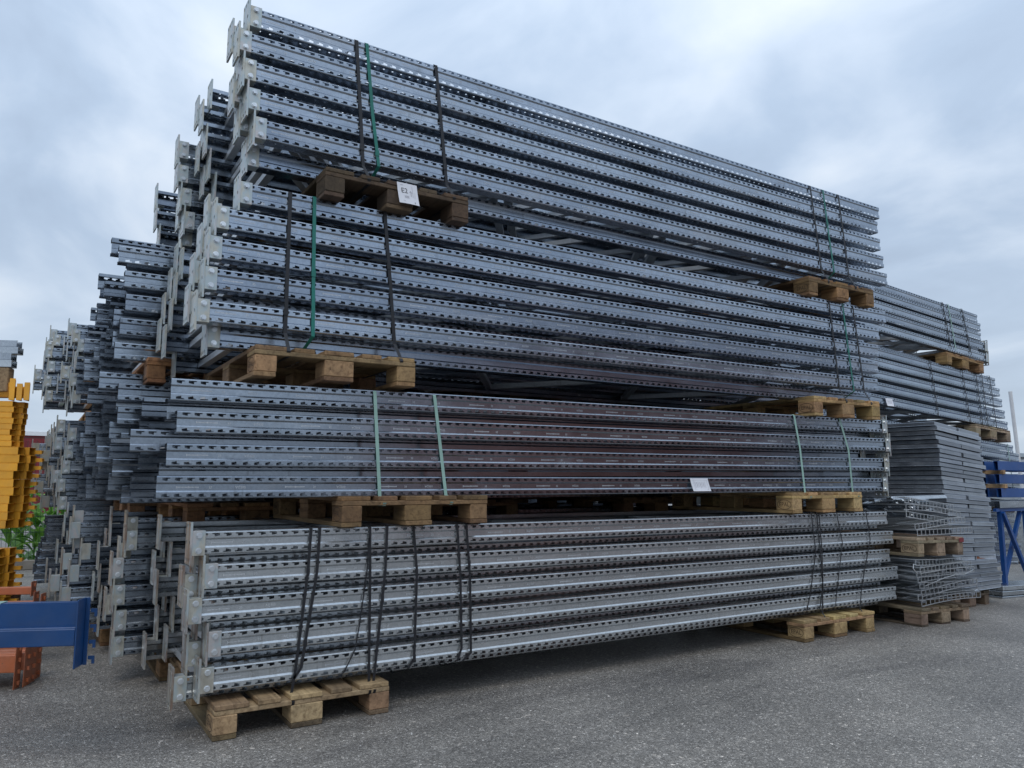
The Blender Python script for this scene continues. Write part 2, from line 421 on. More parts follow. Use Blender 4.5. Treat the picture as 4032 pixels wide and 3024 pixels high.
# ------------------------------------------------------------------ rack frame meshes
DEPTH = 1.0      # across both posts
PD = .072        # depth of one post
def post_mesh(length, back):
    """perforated omega-shaped upright lying on its side, face towards -Y"""
    mb = MB(); T = .0022
    def P(x, y, z):
        return (x, DEPTH - y, z) if back else (x, y, z)
    def face(pts, flip=False):
        if back != flip: pts = pts[::-1]
        mb.add([P(*p) for p in pts], [tuple(range(len(pts)))])
    n = int((length - .02) / .05); s = (length - n * .05) / 2
    x0, x1 = 0.0, length
    r = .0068
    # plain longitudinal facets: list of (y,z) pairs going down the profile
    k = .7071
    arc_t = [(r * (1 - math.sin(R(a))), .05 - r * (1 - math.cos(R(a)))) for a in (0, 22.5, 45, 67.5, 90)]
    for a, b in zip(arc_t[:-1], arc_t[1:]):
        face([(x0, *a), (x0, *b), (x1, *b), (x1, *a)])
        face([(x0, b[0], -b[1]), (x0, a[0], -a[1]), (x1, a[0], -a[1]), (x1, b[0], -b[1])])
    inner = [(0, .0212), (.0008, .0199), (.0054, .0143), (.0064, .0132), (.0064, -.0132), (.0054, -.0143), (.0008, -.0199), (0, -.0212)]
    for a, b in zip(inner[:-1], inner[1:]):
        face([(x0, *a), (x0, *b), (x1, *b), (x1, *a)])
    for sg in (1, -1):
        face([(x0, PD, .05 * sg), (x0, PD, .030 * sg), (x1, PD, .030 * sg), (x1, PD, .05 * sg)])
        # end margins
        for (a, b) in ((x0, s), (s + n * .05, x1)):
            face([(a, 0, .0432 * sg), (a, 0, .0212 * sg), (b, 0, .0212 * sg), (b, 0, .0432 * sg)])
            face([(a, PD, .05 * sg), (a, r, .05 * sg), (b, r, .05 * sg), (b, PD, .05 * sg)])
    pol = [(.006, .0416), (.039, .0416), (.039, .0306), (.0175, .0264), (.0165, .0366), (.006, .0366)]
    quads = [(0, 1, 5, 4), (1, 2, 6, 5), (2, 3, 7, 6), (3, 0, 4, 9), (3, 9, 8), (3, 8, 7)]
    octa = [(.030 + .0052 * math.cos(R(22.5 + 45 * i)), .026 + .0052 * math.sin(R(22.5 + 45 * i))) for i in range(8)]
    for c in range(n):
        cx = s + c * .05
        for sg in (1, -1):
            rect = [(0, .0432), (.05, .0432), (.05, .0212), (0, .0212)]
            vs = [P(cx + a, 0, b * sg) for a, b in rect + pol] + [P(cx + a, T, b * sg) for a, b in pol]
            rev = (sg == -1) ^ back
            for q in quads:
                o = len(mb.v)
                mb.f.append(tuple(i + o for i in (q if not rev else q[::-1]))); mb.mi.append(0)
            o = len(mb.v)
            for i in range(6):
                j = (i + 1) % 6
                mb.f.append((o + 4 + i, o + 4 + j, o + 10 + j, o + 10 + i)); mb.mi.append(0)
            mb.v += vs
            # flange with round hole
            rc = [(0, r), (.05, r), (.05, PD), (0, PD)]
            vs = [P(cx + a, b, .05 * sg) for a, b in rc + octa]; o = len(mb.v); mb.v += vs
            # octagon vertex i at angle 22.5+45i ; corners: 0(-,-) 1(+,-) 2(+,+) 3(-,+)
            F = [(2, 3, 4 + 2, 4 + 1), (3, 0, 4 + 4, 4 + 3), (0, 1, 4 + 6, 4 + 5), (1, 2, 4 + 0, 4 + 7),
                 (2, 4 + 1, 4 + 0), (3, 4 + 3, 4 + 2), (0, 4 + 5, 4 + 4), (1, 4 + 7, 4 + 6)]
            for q in F:
                mb.f.append(tuple(o + i for i in q)); mb.mi.append(0)
    return mb.mesh('post', 'galv')
PM = {}
for key, ln in (('std', 5.1), ('long', 5.27), ('short', 4.2)):
    PM[key] = (post_mesh(ln, False), post_mesh(ln, True), ln)

def brace_mesh(length):
    mb = MB(); h = length / 2
    mb.box(-h, h, -.02, .02, -.0165, -.0145)
    mb.box(-h, h, -.02, -.018, -.0145, .0155); mb.box(-h, h, .018, .02, -.0145, .0155)
    mb.box(-h, h, -.018, -.012, .0135, .0155); mb.box(-h, h, .012, .018, .0135, .0155)
    return mb.mesh('brace', 'brace')
DX = .62
B_STRAIGHT = brace_mesh(DEPTH - .05)
B_DIAG = brace_mesh(math.hypot(DX, DEPTH - .09) + .04)
B_ANG = math.atan2(DEPTH - .09, DX)

def plate_mesh():
    mb = MB(); th = .009; W_, H_ = .112, .0912
    ys = [0, .0375, .0745, W_]; zs = [-H_, -.055, -.02, .02, .055, H_]
    holes = {(0, 0), (1, 0), (2, 0), (0, 2), (2, 2), (0, 4), (1, 4), (2, 4)}
    for x, fl in ((0, False), (th, True)):
        for i in range(3):
            for j in range(5):
                y0, y1, z0, z1 = ys[i], ys[i + 1], zs[j], zs[j + 1]
                rc = [(y0, z0), (y1, z0), (y1, z1), (y0, z1)]
                if (i, j) in holes:
                    cy, cz = (y0 + y1) / 2, (z0 + z1) / 2
                    oc = [(cy + .0105 * math.cos(R(22.5 + 45 * k)), cz + .0100 * math.sin(R(22.5 + 45 * k))) for k in range(8)]
                    vs = [(x, a, b) for a, b in rc + oc]
                    F = [(2, 3, 6, 5), (3, 0, 8, 7), (0, 1, 10, 9), (1, 2, 4, 11), (2, 5, 4), (3, 7, 6), (0, 9, 8), (1, 11, 10)]
                    mb.add(vs, [f if fl else f[::-1] for f in F])
                    if not fl:
                        mb.add([(0, a, b) for a, b in oc] + [(th, a, b) for a, b in oc], [(k, (k + 1) % 8, 8 + (k + 1) % 8, 8 + k) for k in range(8)])
                else:
                    vs = [(x, a, b) for a, b in rc]
                    mb.add(vs, [(0, 1, 2, 3) if fl else (3, 2, 1, 0)])
    for a, b in (((0, -H_), (W_, -H_)), ((W_, -H_), (W_, H_)), ((W_, H_), (0, H_)), ((0, H_), (0, -H_))):
        mb.quad((0, *a), (0, *b), (th, *b), (th, *a))
    return mb.mesh('base_plate', 'plate')
PLATE = plate_mesh()
def bracket_mesh(back):
    mb = MB()
    def bx(x0, x1, y0, y1, z0, z1):
        if back: y0, y1 = -y1, -y0
        mb.box(x0, x1, y0, y1, z0, z1)
    bx(.009, .063, -.006, -.0015, -.0535, .0535)
    bx(.009, .063, -.0015, .058, .0505, .0535); bx(.009, .063, -.0015, .058, -.0535, -.0505)
    return bevelled(mb.mesh('bracket', 'plate'), .0012)
BRK = (bracket_mesh(False), bracket_mesh(True))
def bolt_mesh():
    mb = MB()
    for r_, y0, y1, n in ((.0135, 0, -.0022, 12), (.0108, -.0022, -.0105, 6)):
        poly = [(r_ * math.cos(2 * math.pi * i / n), r_ * math.sin(2 * math.pi * i / n)) for i in range(n)]
        mb.prism(poly, y0, y1, lambda a, b, t: (a, t, b))
    return fixnormals(mb.mesh('bolt', 'bolt'))
BOLT = bolt_mesh()
def stamp_mesh(flip, length):
    mb = MB(); rnd = random.Random(5)
    t1 = text_geo('AQ350', .015); t2 = text_geo('35', .015)
    off = rnd.uniform(.1, .3); xx = .35
    while xx < length - .3:
        def put(g, cx):
            vs = [((cx + a), .0058, b) if not flip else ((cx + a), .0058, b) for a, b, _ in g[0]]
            mb.add(vs, g[1])
        put(t1, xx); put(t2, xx - .13)
        # illegible maker's mark: a worn wedge of short strokes
        w0 = xx - .27
        for i in range(16):
            a = w0 + i * .0058; h = .0026 + (.002 if i in (0, 8) else 0) * 1.0
            mb.add([(a, .0058, -h), (a + .0036, .0058, -h), (a + .0040, .0058, h * .8), (a + .0003, .0058, h)], [(0, 1, 2, 3)])
        xx += .47
    if flip:   # for the reversed frames: on the far post, so mirrored through the frame
        mb.v = [(a, DEPTH - b, c) for a, b, c in mb.v]
        mb.v = [(length - a, b, -c) for a, b, c in mb.v]
        mb.v = [(a, b, c) for a, b, c in mb.v]
    return mb.mesh('stamp', 'stamp')
STAMP = (stamp_mesh(False, 5.1), stamp_mesh(True, 5.27))

def frame(label, group, x, y, z, slope=0., key='std', flip=False, yaw=0., detail=2, nb=9, rust=.5, tint=None, back=True, stamp=False):
    """one rack upright frame; x,y,z = outer face of base plate, face plane of front post, centre height.
    detail 2: brackets + bolts, 1: brackets, 0: plates only"""
    jr = random.Random(len(bpy.data.objects)); yaw += jr.uniform(-.0012, .0012); slope += jr.uniform(-.0009, .0009); z += jr.uniform(-.0012, .0012)
    if not flip:
        t = thing('rack_upright', label, 'rack frame', (x, y, z), (0, -math.atan(slope), yaw), group)
    else:
        t = thing('rack_upright', label, 'rack frame', (x, y + DEPTH, z), (0, math.atan(slope), math.pi + yaw), group)
    pf, pb, ln = PM[key]
    p0 = O('post', pf, t, (.009, 0, 0), color=tint); p1 = O('post', pb, t, (.009, 0, 0), color=tint)
    if stamp:
        O('stamp', STAMP[1 if flip else 0], p1 if flip else p0)['kind'] = 'stuff'
    if nb:
        O('brace', B_STRAIGHT, t, (.16, DEPTH / 2, 0), (0, 0, math.pi / 2))
        for i in range(nb):
            cx = .22 + DX * (i + .5)
            if cx + DX / 2 > ln - .1: break
            O('brace', B_DIAG, t, (cx, DEPTH / 2, 0), (0, 0, B_ANG if i % 2 == 0 else -B_ANG))
        if nb >= 7:
            O('brace', B_STRAIGHT, t, (ln - .2, DEPTH / 2, 0), (0, 0, math.pi / 2))
    col = (rust, 1, 1)
    for side in (0, 1):
        yy = -.006 if side == 0 else DEPTH + .006 - .112
        pl = O('base_plate', PLATE, t, (0, yy, 0), color=col)
        vis = (side == 0) != flip
        if detail >= 1 and (vis or detail >= 2):
            O('bracket', BRK[side], pl, (0, .006 if side == 0 else .106, 0), color=(rust * .15, 1, 1))
        if detail >= 2 and vis:
            for zz in (.033, -.033):
                O('bolt', BOLT, pl, (.036, 0 if side == 0 else .112, zz), (0, 0, 0 if side == 0 else math.pi))
    return t
PITCH = .146
def rows(n): return [ORD[i] if i < n - 1 else 'top' for i in range(n)]

# ------------------------------------------------------------------ pallets
def board(x, y, z, bev=.003):
    mb = MB(); mb.box(0, x, 0, y, 0, z); return bevelled(mb.mesh('board', 'wood'), bev)
PB = dict(wide=board(.145, 1.2, .022), narrow=board(.1, 1.2, .022), stringer=board(.8, .145, .022),
          block_w=board(.145, .145, .078, .004), block_n=board(.1, .145, .078, .004))
def epal_mesh():
    mb = MB(); vs, fs = text_geo('EPAL', .040)
    mb.add([(-.0006, -a, b) for a, b, _ in vs], [f for f in fs])
    n = 28
    for i in range(n):
        a0, a1 = 2 * math.pi * i / n, 2 * math.pi * (i + 1) / n
        q = [(.060 * math.cos(a0), .034 * math.sin(a0)), (.060 * math.cos(a1), .034 * math.sin(a1)), (.0565 * math.cos(a1), .031 * math.sin(a1)), (.0565 * math.cos(a0), .031 * math.sin(a0))]
        mb.add([(-.0006, a, b) for a, b in q], [(0, 1, 2, 3)])
    return mb.mesh('brand_mark', 'burn')
EPAL = epal_mesh()
PALG = 'wooden pallets under the bundles'
def pallet(label, x, y, z, rotz=0., slope=0., tint=(.34, .22, .12), sx=1., mark=True, dirty=False, full=True):
    t = thing('wooden_pallet', label, 'pallet', (x, y, z), (0, -math.atan(slope), rotz), PALG)
    rnd = random.Random(hash((round(x, 2), round(z, 2))) & 0xffff)
    def jt():
        k = rnd.uniform(.78, 1.2); return tuple(c * k * rnd.uniform(.93, 1.07) for c in tint)
    j = lambda a=.004: rnd.uniform(-a, a)
    bx = [(0, 'block_n', .1), (.3275, 'block_w', .145), (.7, 'block_n', .1)]; by = [0, .5275, 1.055]
    for i, (xx, k, wd) in enumerate(bx):
        O('bottom_board', PB['wide' if k == 'block_w' else 'narrow'], t, (xx + j(.003), 0 + j(.003), 0), color=tuple(c * (.45 if dirty else .85) for c in jt()))
        for jn, yy in enumerate(by):
            b = O('block', PB[k], t, (xx + j(.003), yy + j(.003), .022), color=jt())
            if mark and i == 0 and jn in (0, 2):
                O('brand_mark', EPAL, b, (0, .0725, .038))
    for yy in by:
        O('stringer_board', PB['stringer'], t, (j(.003), yy + j(.003), .1), color=jt())
    for xx, k in ((0, 'wide'), (.186, 'narrow'), (.3275, 'wide'), (.514, 'narrow'), (.655, 'wide')):
        O('deck_board', PB[k], t, (xx + j(), j(.006), .122), (0, 0, j(.003)), color=jt())
    if sx != 1: t.scale = (sx, 1, 1)
    return t

# ------------------------------------------------------------------ straps
def strap(label, path, mat_, group, width=.016, th=.0013, twist=None):
    """band swept along path (x,y,z); its flat side looks away from the bundle"""
    mb = MB(); n = len(path); pts = [Vector(p) for p in path]
    vs = []
    for i, p in enumerate(pts):
        tg = ((pts[i + 1] if i < n - 1 else p) - (pts[i - 1] if i > 0 else p)).normalized()
        wv = Vector((1, 0, 0)); wv = (wv - tg * wv.dot(tg)); wv = wv.normalized() if wv.length > .05 else Vector((0, 1, 0))
        nv = tg.cross(wv).normalized()
        for a, b in ((-1, -1), (1, -1), (1, 1), (-1, 1)):
            vs.append(p + wv * a * width / 2 + nv * b * th / 2)
    fs = []
    for i in range(n - 1):
        for k in range(4):
            fs.append((4 * i + k, 4 * i + (k + 1) % 4, 4 * i + 4 + (k + 1) % 4, 4 * i + 4 + k))
    fs += [(3, 2, 1, 0), tuple(4 * n - 4 + k for k in range(4))]
    mb.add(vs, fs)
    return tag(O('strap', fixnormals(mb.mesh('strap', mat_))), label, 'strap', group)
def loop_strap(label, front, yf, ztop, zlow, mat_, group, yb=1.215, width=.016, deck=None):
    """front: (x,z) points down the face from the top; then under to the back and up again"""
    xt = front[0][0]; xb, zb = front[-1]
    path = [(xt, yb, ztop), (xt, .6, ztop + .001), (xt, yf + .012, ztop)] + [(xt, yf, ztop - .008)]
    # subdivide front
    for (a, b), (c, d_) in zip(front[:-1], front[1:]):
        for k in range(1, 5):
            f = k / 4
            path.append((a + (c - a) * f, yf, b + (d_ - b) * f))
    if deck is not None:      # down past the pallet edge, then under its deck
        path[-1] = (xb, deck, zb + .006)
        path += [(xb, deck + .012, zlow), (xb, .6, zlow), (xb, yb, zlow)]
    else:
        path += [(xb - .03, yf + .10, zlow), (xb - .05, .3, zlow), (xb - .05, yb, zlow)]
    path += [(xt, yb + .002, (ztop + zlow) / 2), (xt, yb, ztop)]
    o = strap(label, path, mat_, group, width)
    br = random.Random(label); k = 4 + br.randrange(2, max(3, 4 * (len(front) - 1) - 1))
    p = path[min(k, len(path) - 6)]
    b = MB(); b.box(p[0] - width * .62, p[0] + width * .62, yf - .0035, yf + .001, p[2] - .016, p[2] + .016)
    O('seal_clip', bevelled(b.mesh('seal_clip', 'black_strap' if mat_ == 'black_strap' else mat_), .001), o)
    return o

# ================================================================== FRONT STACK
YA, YB = .052, .167
# ---- bundle 1
G = 'rack frames in the lowest front bundle'
DESC = 'lowest front bundle with black straps'
ax = [-.060, -.036, -.123, -.064, -.122]; az = [(.246, .245), (.392, .389), (.539, .525), (.683, .665), (.827, .811)]
bx_ = [-.148, -.095, -.060, -.125, -.082]; bz = [.197, .340, .486, .632, .776]
rw = rows(5)
for i in range(5):
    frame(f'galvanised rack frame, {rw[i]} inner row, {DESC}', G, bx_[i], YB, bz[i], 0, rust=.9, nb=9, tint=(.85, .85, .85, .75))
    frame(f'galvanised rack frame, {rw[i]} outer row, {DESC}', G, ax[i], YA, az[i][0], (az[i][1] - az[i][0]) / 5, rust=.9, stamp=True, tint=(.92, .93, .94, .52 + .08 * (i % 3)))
# ---- bundle 2 (reversed: base plates at the far end)
G = 'rack frames in the second front bundle'
DESC = 'second front bundle with pale green straps'
lx = [-.268, -.235, -.202, -.232]; zl = [1.072, 1.212, 1.355, 1.494]; zr = [1.074, 1.229, 1.386, 1.532]
rw = rows(4)
for i in range(4):
    s_ = (zr[i] - zl[i]) / 5.2
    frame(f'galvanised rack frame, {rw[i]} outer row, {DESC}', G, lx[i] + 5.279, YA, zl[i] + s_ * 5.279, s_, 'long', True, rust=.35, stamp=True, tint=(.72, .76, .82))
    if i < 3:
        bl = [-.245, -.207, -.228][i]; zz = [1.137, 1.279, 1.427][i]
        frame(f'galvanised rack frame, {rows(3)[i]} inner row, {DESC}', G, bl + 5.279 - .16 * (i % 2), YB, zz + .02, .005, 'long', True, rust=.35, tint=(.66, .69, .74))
# ---- bundle 3
G = 'rack frames in the third front bundle'
DESC = 'third front bundle up, dark green strap'
ax = [-.152, -.127, -.112, -.087, .011]; zl = [1.859, 2.011, 2.158, 2.305, 2.443]; zr = [1.855, 2.0, 2.138, 2.283, 2.425]
bx_ = [-.080, -.165, -.150, -.125, -.100]; bz = [1.766, 1.913, 2.063, 2.210, 2.357]
rw = rows(5)
for i in range(5):
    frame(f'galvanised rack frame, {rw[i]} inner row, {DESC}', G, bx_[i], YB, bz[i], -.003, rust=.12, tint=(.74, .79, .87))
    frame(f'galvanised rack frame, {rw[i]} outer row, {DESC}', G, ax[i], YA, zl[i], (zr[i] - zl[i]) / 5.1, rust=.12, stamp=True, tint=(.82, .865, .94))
# ---- bundle 4
G = 'rack frames in the topmost front bundle'
DESC = 'topmost front bundle against the sky'
ax = [.065, .029, .005, -.023, .019]; zl = [2.777, 2.915, 3.058, 3.198, 3.335]; zr = [2.753, 2.891, 3.035, 3.176, 3.311]
bx_ = [.062, .020, -.012, .010, -.03]; bz = [2.680, 2.852, 2.990, 3.133, 3.273]
for i in range(5):
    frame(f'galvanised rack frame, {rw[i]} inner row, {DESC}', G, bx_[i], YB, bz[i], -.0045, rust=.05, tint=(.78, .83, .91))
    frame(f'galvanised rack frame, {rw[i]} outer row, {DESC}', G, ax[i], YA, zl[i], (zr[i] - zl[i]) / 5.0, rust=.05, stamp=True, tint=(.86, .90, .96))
# ---- pallets of the front stack
pallet('light wooden pallet on asphalt under left end of lowest front bundle', 0, 0, .001, tint=(.40, .29, .18), dirty=True)
pallet('yellow wooden pallet on asphalt under right end of lowest front bundle', 3.85, -.01, .001, tint=(.50, .36, .19), dirty=True)
pallet('brown wooden pallet under left end of second front bundle', .535, -.01, .8785, tint=(.27, .165, .085))
pallet('yellow wooden pallet under right end of second front bundle', 3.80, 0, .875, tint=(.50, .35, .18))
pallet('weathered wooden pallet under left end of third front bundle', .100, -.02, 1.571, tint=(.36, .235, .13))
pallet('yellow stamped pallet under right end of third front bundle', 4.09, 0, 1.575, tint=(.50, .34, .17))
pallet('dark old pallet with white paper under topmost front bundle', .400, -.02, 2.486, tint=(.115, .078, .05))
pallet('brown rough pallet under right end of topmost front bundle', 4.10, 0, 2.476, tint=(.33, .20, .10))
# ---- straps of the front stack
yf = .0455
GS = 'black straps on the lowest front bundle'
def s1(lab, pts, deck=False, zlow=.1445, width=.013):
    loop_strap(lab, pts, yf, .8815, .0965 if deck else zlow, 'black_strap', GS, width=width, deck=-.006 if deck else None)
s1('leftmost black strap on lowest front bundle, tucked under the pallet deck', [(.409, .874), (.400, .678), (.358, .251), (.337, .11)], True)
s1('second black strap from left on lowest front bundle', [(.451, .876), (.443, .676), (.383, .248), (.340, .19)])
s1('slack thin black strap drooping left across lowest front bundle', [(.700, .876), (.690, .66), (.660, .42), (.639, .299), (.588, .204), (.55, .18)], width=.006)
s1('third full black strap from left on lowest front bundle', [(.701, .876), (.707, .66), (.713, .144), (.701, .11)], True)
s1('black strap crossing right of the third, lowest front bundle', [(.792, .876), (.786, .656), (.737, .145), (.724, .11)], True)
s1('middle black strap between two pairs, lowest front bundle left half', [(.933, .876), (.957, .645), (.949, .225), (.915, .18)])
s1('left one of two close black straps, lowest bundle left half', [(1.183, .876), (1.205, .6), (1.215, .245), (1.19, .185)])
s1('right one of two close black straps, lowest bundle left half', [(1.237, .874), (1.262, .6), (1.270, .216), (1.22, .18)])
s1('black strap nearest the middle at right end, lowest front bundle', [(4.055, .862), (4.085, .6), (4.0, .30), (3.95, .19)], width=.010)
s1('second black strap at right end, lowest front bundle', [(4.115, .862), (4.135, .6), (4.146, .369), (4.098, .194)], width=.012)
s1('straight black strap down to pallet at right end, lowest front bundle', [(4.142, .862), (4.155, .6), (4.146, .36), (4.115, .11)], True, width=.011)
s1('curved black strap second from right end, lowest front bundle', [(4.345, .861), (4.395, .65), (4.317, .361), (4.274, .201)], width=.009)
s1('rightmost bowed black strap on lowest front bundle', [(4.702, .860), (4.735, .66), (4.606, .338), (4.545, .11)], True, width=.010)
GS = 'pale green straps on the second front bundle'
for lab, a, b in (('leftmost pale green strap on second front bundle', .710, .749), ('second pale green strap from left on second front bundle', 1.042, 1.117)):
    loop_strap(lab, [(a, 1.540), (b, 1.01), (b + .002, .985)], yf, 1.549, .9765, 'pale_strap', GS, width=.0175, deck=-.016)
for lab, a, c, b in (('third pale green strap from left on second front bundle', 3.916, 3.965, 3.998), ('rightmost pale green strap on second front bundle', 4.440, 4.53, 4.553)):
    loop_strap(lab, [(a, 1.566), (c, 1.33), (b, 1.01), (b, .985)], yf, 1.576, .973, 'pale_strap', GS, width=.0185, deck=-.006)
GS = 'straps on the third front bundle'
for lab, a, b, m, dk in (('left black strap over third front bundle', .253, .253, 'black_strap', 1), ('dark green strap at left of third front bundle', .372, .387, 'green_strap', 0),
                         ('right black strap at left end of third front bundle', .743, .822, 'black_strap', 1)):
    loop_strap(lab, [(a, 2.485), ((a + b) / 2, 2.1), (b, 1.79 if not dk else 1.69)], yf, 2.4935, 1.669 if dk else 1.714, m, GS, width=.0175, deck=-.026 if dk else None)
for lab, a, b, m, dk in (('left black strap at right end of third front bundle', 4.387, 4.47, 'black_strap', 1), ('dark green strap at right end of third front bundle', 4.555, 4.639, 'green_strap', 0),
                         ('right black strap at right end of third front bundle', 4.682, 4.782, 'black_strap', 1)):
    loop_strap(lab, [(a, 2.470), ((a + b) / 2, 2.1), (b, 1.79 if not dk else 1.69)], yf, 2.4775, 1.673 if dk else 1.717, m, GS, width=.0165, deck=-.006 if dk else None)
GS = 'straps on the topmost front bundle'
for lab, a, b, m, dk in (('leftmost black strap over topmost front bundle', .566, .627, 'black_strap', 1), ('bright teal strap at left of topmost front bundle', .622, .704, 'green_strap', 0),
                         ('second black strap over left end of topmost front bundle', 1.025, 1.111, 'black_strap', 1)):
    loop_strap(lab, [(a, 3.376), ((a + b) / 2, 3.0), (b, 2.72 if not dk else 2.605)], yf, 3.385, 2.584 if dk else 2.629, m, GS, width=.0175, deck=-.026 if dk else None)
for lab, a, b, m, dk in (('left black strap at right end of topmost front bundle', 4.229, 4.33, 'black_strap', 1), ('teal strap at right end of topmost front bundle', 4.385, 4.474, 'green_strap', 0),
                         ('right black strap at right end of topmost front bundle', 4.575, 4.667, 'black_strap', 1)):
    loop_strap(lab, [(a, 3.356), ((a + b) / 2, 3.0), (b, 2.71 if not dk else 2.60)], yf, 3.364, 2.573 if dk else 2.62, m, GS, width=.0165, deck=-.006 if dk else None)

# ---- papers
def paper(label, w_, h_, loc, rot, curl, marks):
    mb = MB(); n, k = 8, 8
    def q(i, j):
        a, b = i / n, j / k
        return (a * w_ + .012 * (1 - b) * w_ / .1, -curl * math.sin(a * 3.1) * (1.2 - b) - .012 * (1 - b) ** 2, b * h_)
    for i in range(n):
        for j in range(k):
            mb.quad(q(i, j), q(i + 1, j), q(i + 1, j + 1), q(i, j + 1))
    t = tag(O('paper_label', mb.mesh('paper_label', 'paper', True), None, loc, rot), label, 'label')
    for name, m, geo in marks:
        pm = MB()
        def at(a, b):
            i, j = a * n, b * k; i0, j0 = min(int(i), n - 1), min(int(j), k - 1); fi, fj = i - i0, j - j0
            A, B, C_, D = (Vector(q(*p)) for p in ((i0, j0), (i0 + 1, j0), (i0 + 1, j0 + 1), (i0, j0 + 1)))
            p = (A * (1 - fi) + B * fi) * (1 - fj) + (D * (1 - fi) + C_ * fi) * fj
            return (p.x, p.y - .0009, p.z)
        for vs, fs in geo:
            pm.add([at(min(max(a, 0), .999), min(max(b, 0), .999)) for a, b in vs], fs)
        O(name, pm.mesh(name, m), t)
    return t
def rect(a, b, c, d_): return ([(a, b), (c, b), (c, d_), (a, d_)], [(0, 1, 2, 3)])
def txt(s, cx, cy, sz, asp=1.):
    vs, fs = text_geo(s, 1.0); return ([(cx + a * sz, cy + b * sz * asp) for a, b, _ in vs], fs)
bars = [rect(.30 + i * .021, .27, .30 + i * .021 + (.012 if i % 3 else .006), .40) for i in range(11)]
lines = [rect(.72, .35 + .0 * i, .735, .88) for i in range(1)] + [rect(.80, .3, .808, .62), rect(.85, .3, .856, .6)]
paper('crumpled white paper marked E2 stapled on dark pallet', .112, .112, (.772, -.034, 2.514), (0, 0, 0), .004,
      [('lettering', 'ink', [txt('E2', .33, .62, .34)]), ('arrow_mark', 'grey_ink', [([(.56, .58), (.72, .55), (.63, .68)], [(0, 1, 2)]), rect(.62, .38, .66, .56), rect(.16, .88, .28, .905)]),
       ('barcode', 'grey_ink', bars + lines), ('dark_smudge', 'ink', [([(.2, .16), (.32, .08), (.28, .12)], [(0, 1, 2)]), rect(.76, .10, .82, .125), rect(.76, .05, .81, .07)])])
pl = [rect(.13, .12, .90, .13), rect(.13, .86, .90, .87), rect(.13, .12, .14, .87), rect(.89, .12, .90, .87)]
pl += [rect(.2 + .09 * i, .25 + .03 * (i % 3), .215 + .09 * i + .01 * (i % 2), .75 - .05 * (i % 2)) for i in range(7)]
paper('white printed paper on lowest row of second front bundle', .158, .082, (2.862, .0415, 1.034), (0, 0, 0), .003, [('print', 'grey_ink', pl)])

# ================================================================== SECOND COLUMN BEHIND
Y2A, Y2B = 1.262, 1.412
def column(colname, ya, bundles, detail=1, nb=5, key='std'):
    for bname, ztops, xs, flip, slope, withb, rust, dd in bundles:
        G = f'rack frames of the {bname} {colname}'
        rw = rows(len(ztops)); ln = PM[key][2] + .009
        for i, zt in enumerate(ztops):
            rnd = random.Random(hash((round(ya, 2), round(zt, 3))) & 0xffff)
            x_ = xs[i % len(xs)]
            frame(f'galvanised rack frame, {rw[i]} outer row, {bname} {colname}', G, x_ + (ln if flip else 0), ya, zt - .05 + (slope * ln if flip else 0), slope, key, flip, detail=dd, nb=nb, rust=rust, tint=(.74, .78, .84))
            if withb:
                xb = x_ + rnd.uniform(-.09, .05)
                frame(f'galvanised rack frame, {rw[i]} inner row, {bname} {colname}', G, xb + (ln if flip else 0), ya + .115, zt - .05 + (-.073 if withb == 2 else .073) + (slope * ln if flip else 0), slope, key, flip, detail=dd, nb=nb, rust=rust, tint=(.74, .78, .84))
C2 = 'directly behind the front stack'
column(C2, Y2A, [
    ('ground bundle', [.250, .389, .527, .671, .818], [-.29, -.285, -.30, -.315, -.255], False, 0, 1, 1.0, 2),
    ('second bundle', [1.075, 1.221, 1.366, 1.512, 1.652], [-.285, -.34, -.305, -.33, -.335], True, 0, 1, .3, 0),
    ('third bundle', [1.885, 2.018, 2.164, 2.304, 2.440], [-.366, -.347, -.326, -.34, -.378], True, 0, 1, .2, 0),
    ('topmost bundle', [2.706, 2.848, 2.990, 3.137], [-.045, -.07, -.095, -.10], False, 0, 2, .05, 2)], nb=9)
pallet('brown pallet on asphalt under second column, left end', -.05, 1.205, .001, tint=(.26, .17, .09), mark=False)
pallet('brown pallet between ground and second bundle of second column', .05, 1.21, .965 - .14, tint=(.34, .19, .09), mark=False)
pallet('reddish pallet between second and third bundle, second column', -.20, 1.205, 1.655, tint=(.36, .19, .09), mark=False)
pallet('pallet under topmost bundle of second column', .42, 1.205, 2.48, tint=(.30, .19, .10), mark=False)
pallet('second pallet under topmost bundle of second column, right part', 3.2, 1.205, 2.48, tint=(.33, .21, .11), mark=False)

for i, xx in enumerate((1.5, 3.3)):
    pallet(f'dim pallet deep between ground and second bundle, {["middle", "right"][i]} of second column', xx, 1.21, .825, tint=(.3, .18, .09), mark=False)
    pallet(f'dim pallet deep between second and third bundle, {["middle", "right"][i]} of second column', xx + .4, 1.21, 1.655, tint=(.3, .18, .09), mark=False)
C3 = 'in the third column back'
column(C3, 2.470, [
    ('ground bundle', [.25, .392, .534, .676, .82], [-.43, -.50, -.46, -.40, -.47], False, 0, 1, .9, 1),
    ('second bundle', [1.075, 1.22, 1.365, 1.51, 1.655], [-.39, -.36, -.42, -.42, -.33], True, 0, 1, .2, 0),
    ('third bundle', [1.885, 2.025, 2.165, 2.30, 2.44], [-.45, -.40, -.33, -.395, -.35], True, 0, 1, .2, 0)], nb=4)
pallet('pallet on asphalt at left foot of third column', -.25, 2.42, .001, tint=(.30, .17, .08), mark=False)
pallet('pallet under second bundle of third column', -.12, 2.42, .826, tint=(.33, .2, .1), mark=False)
pallet('pallet under third bundle of third column', -.1, 2.42, 1.657, tint=(.33, .2, .1), mark=False)
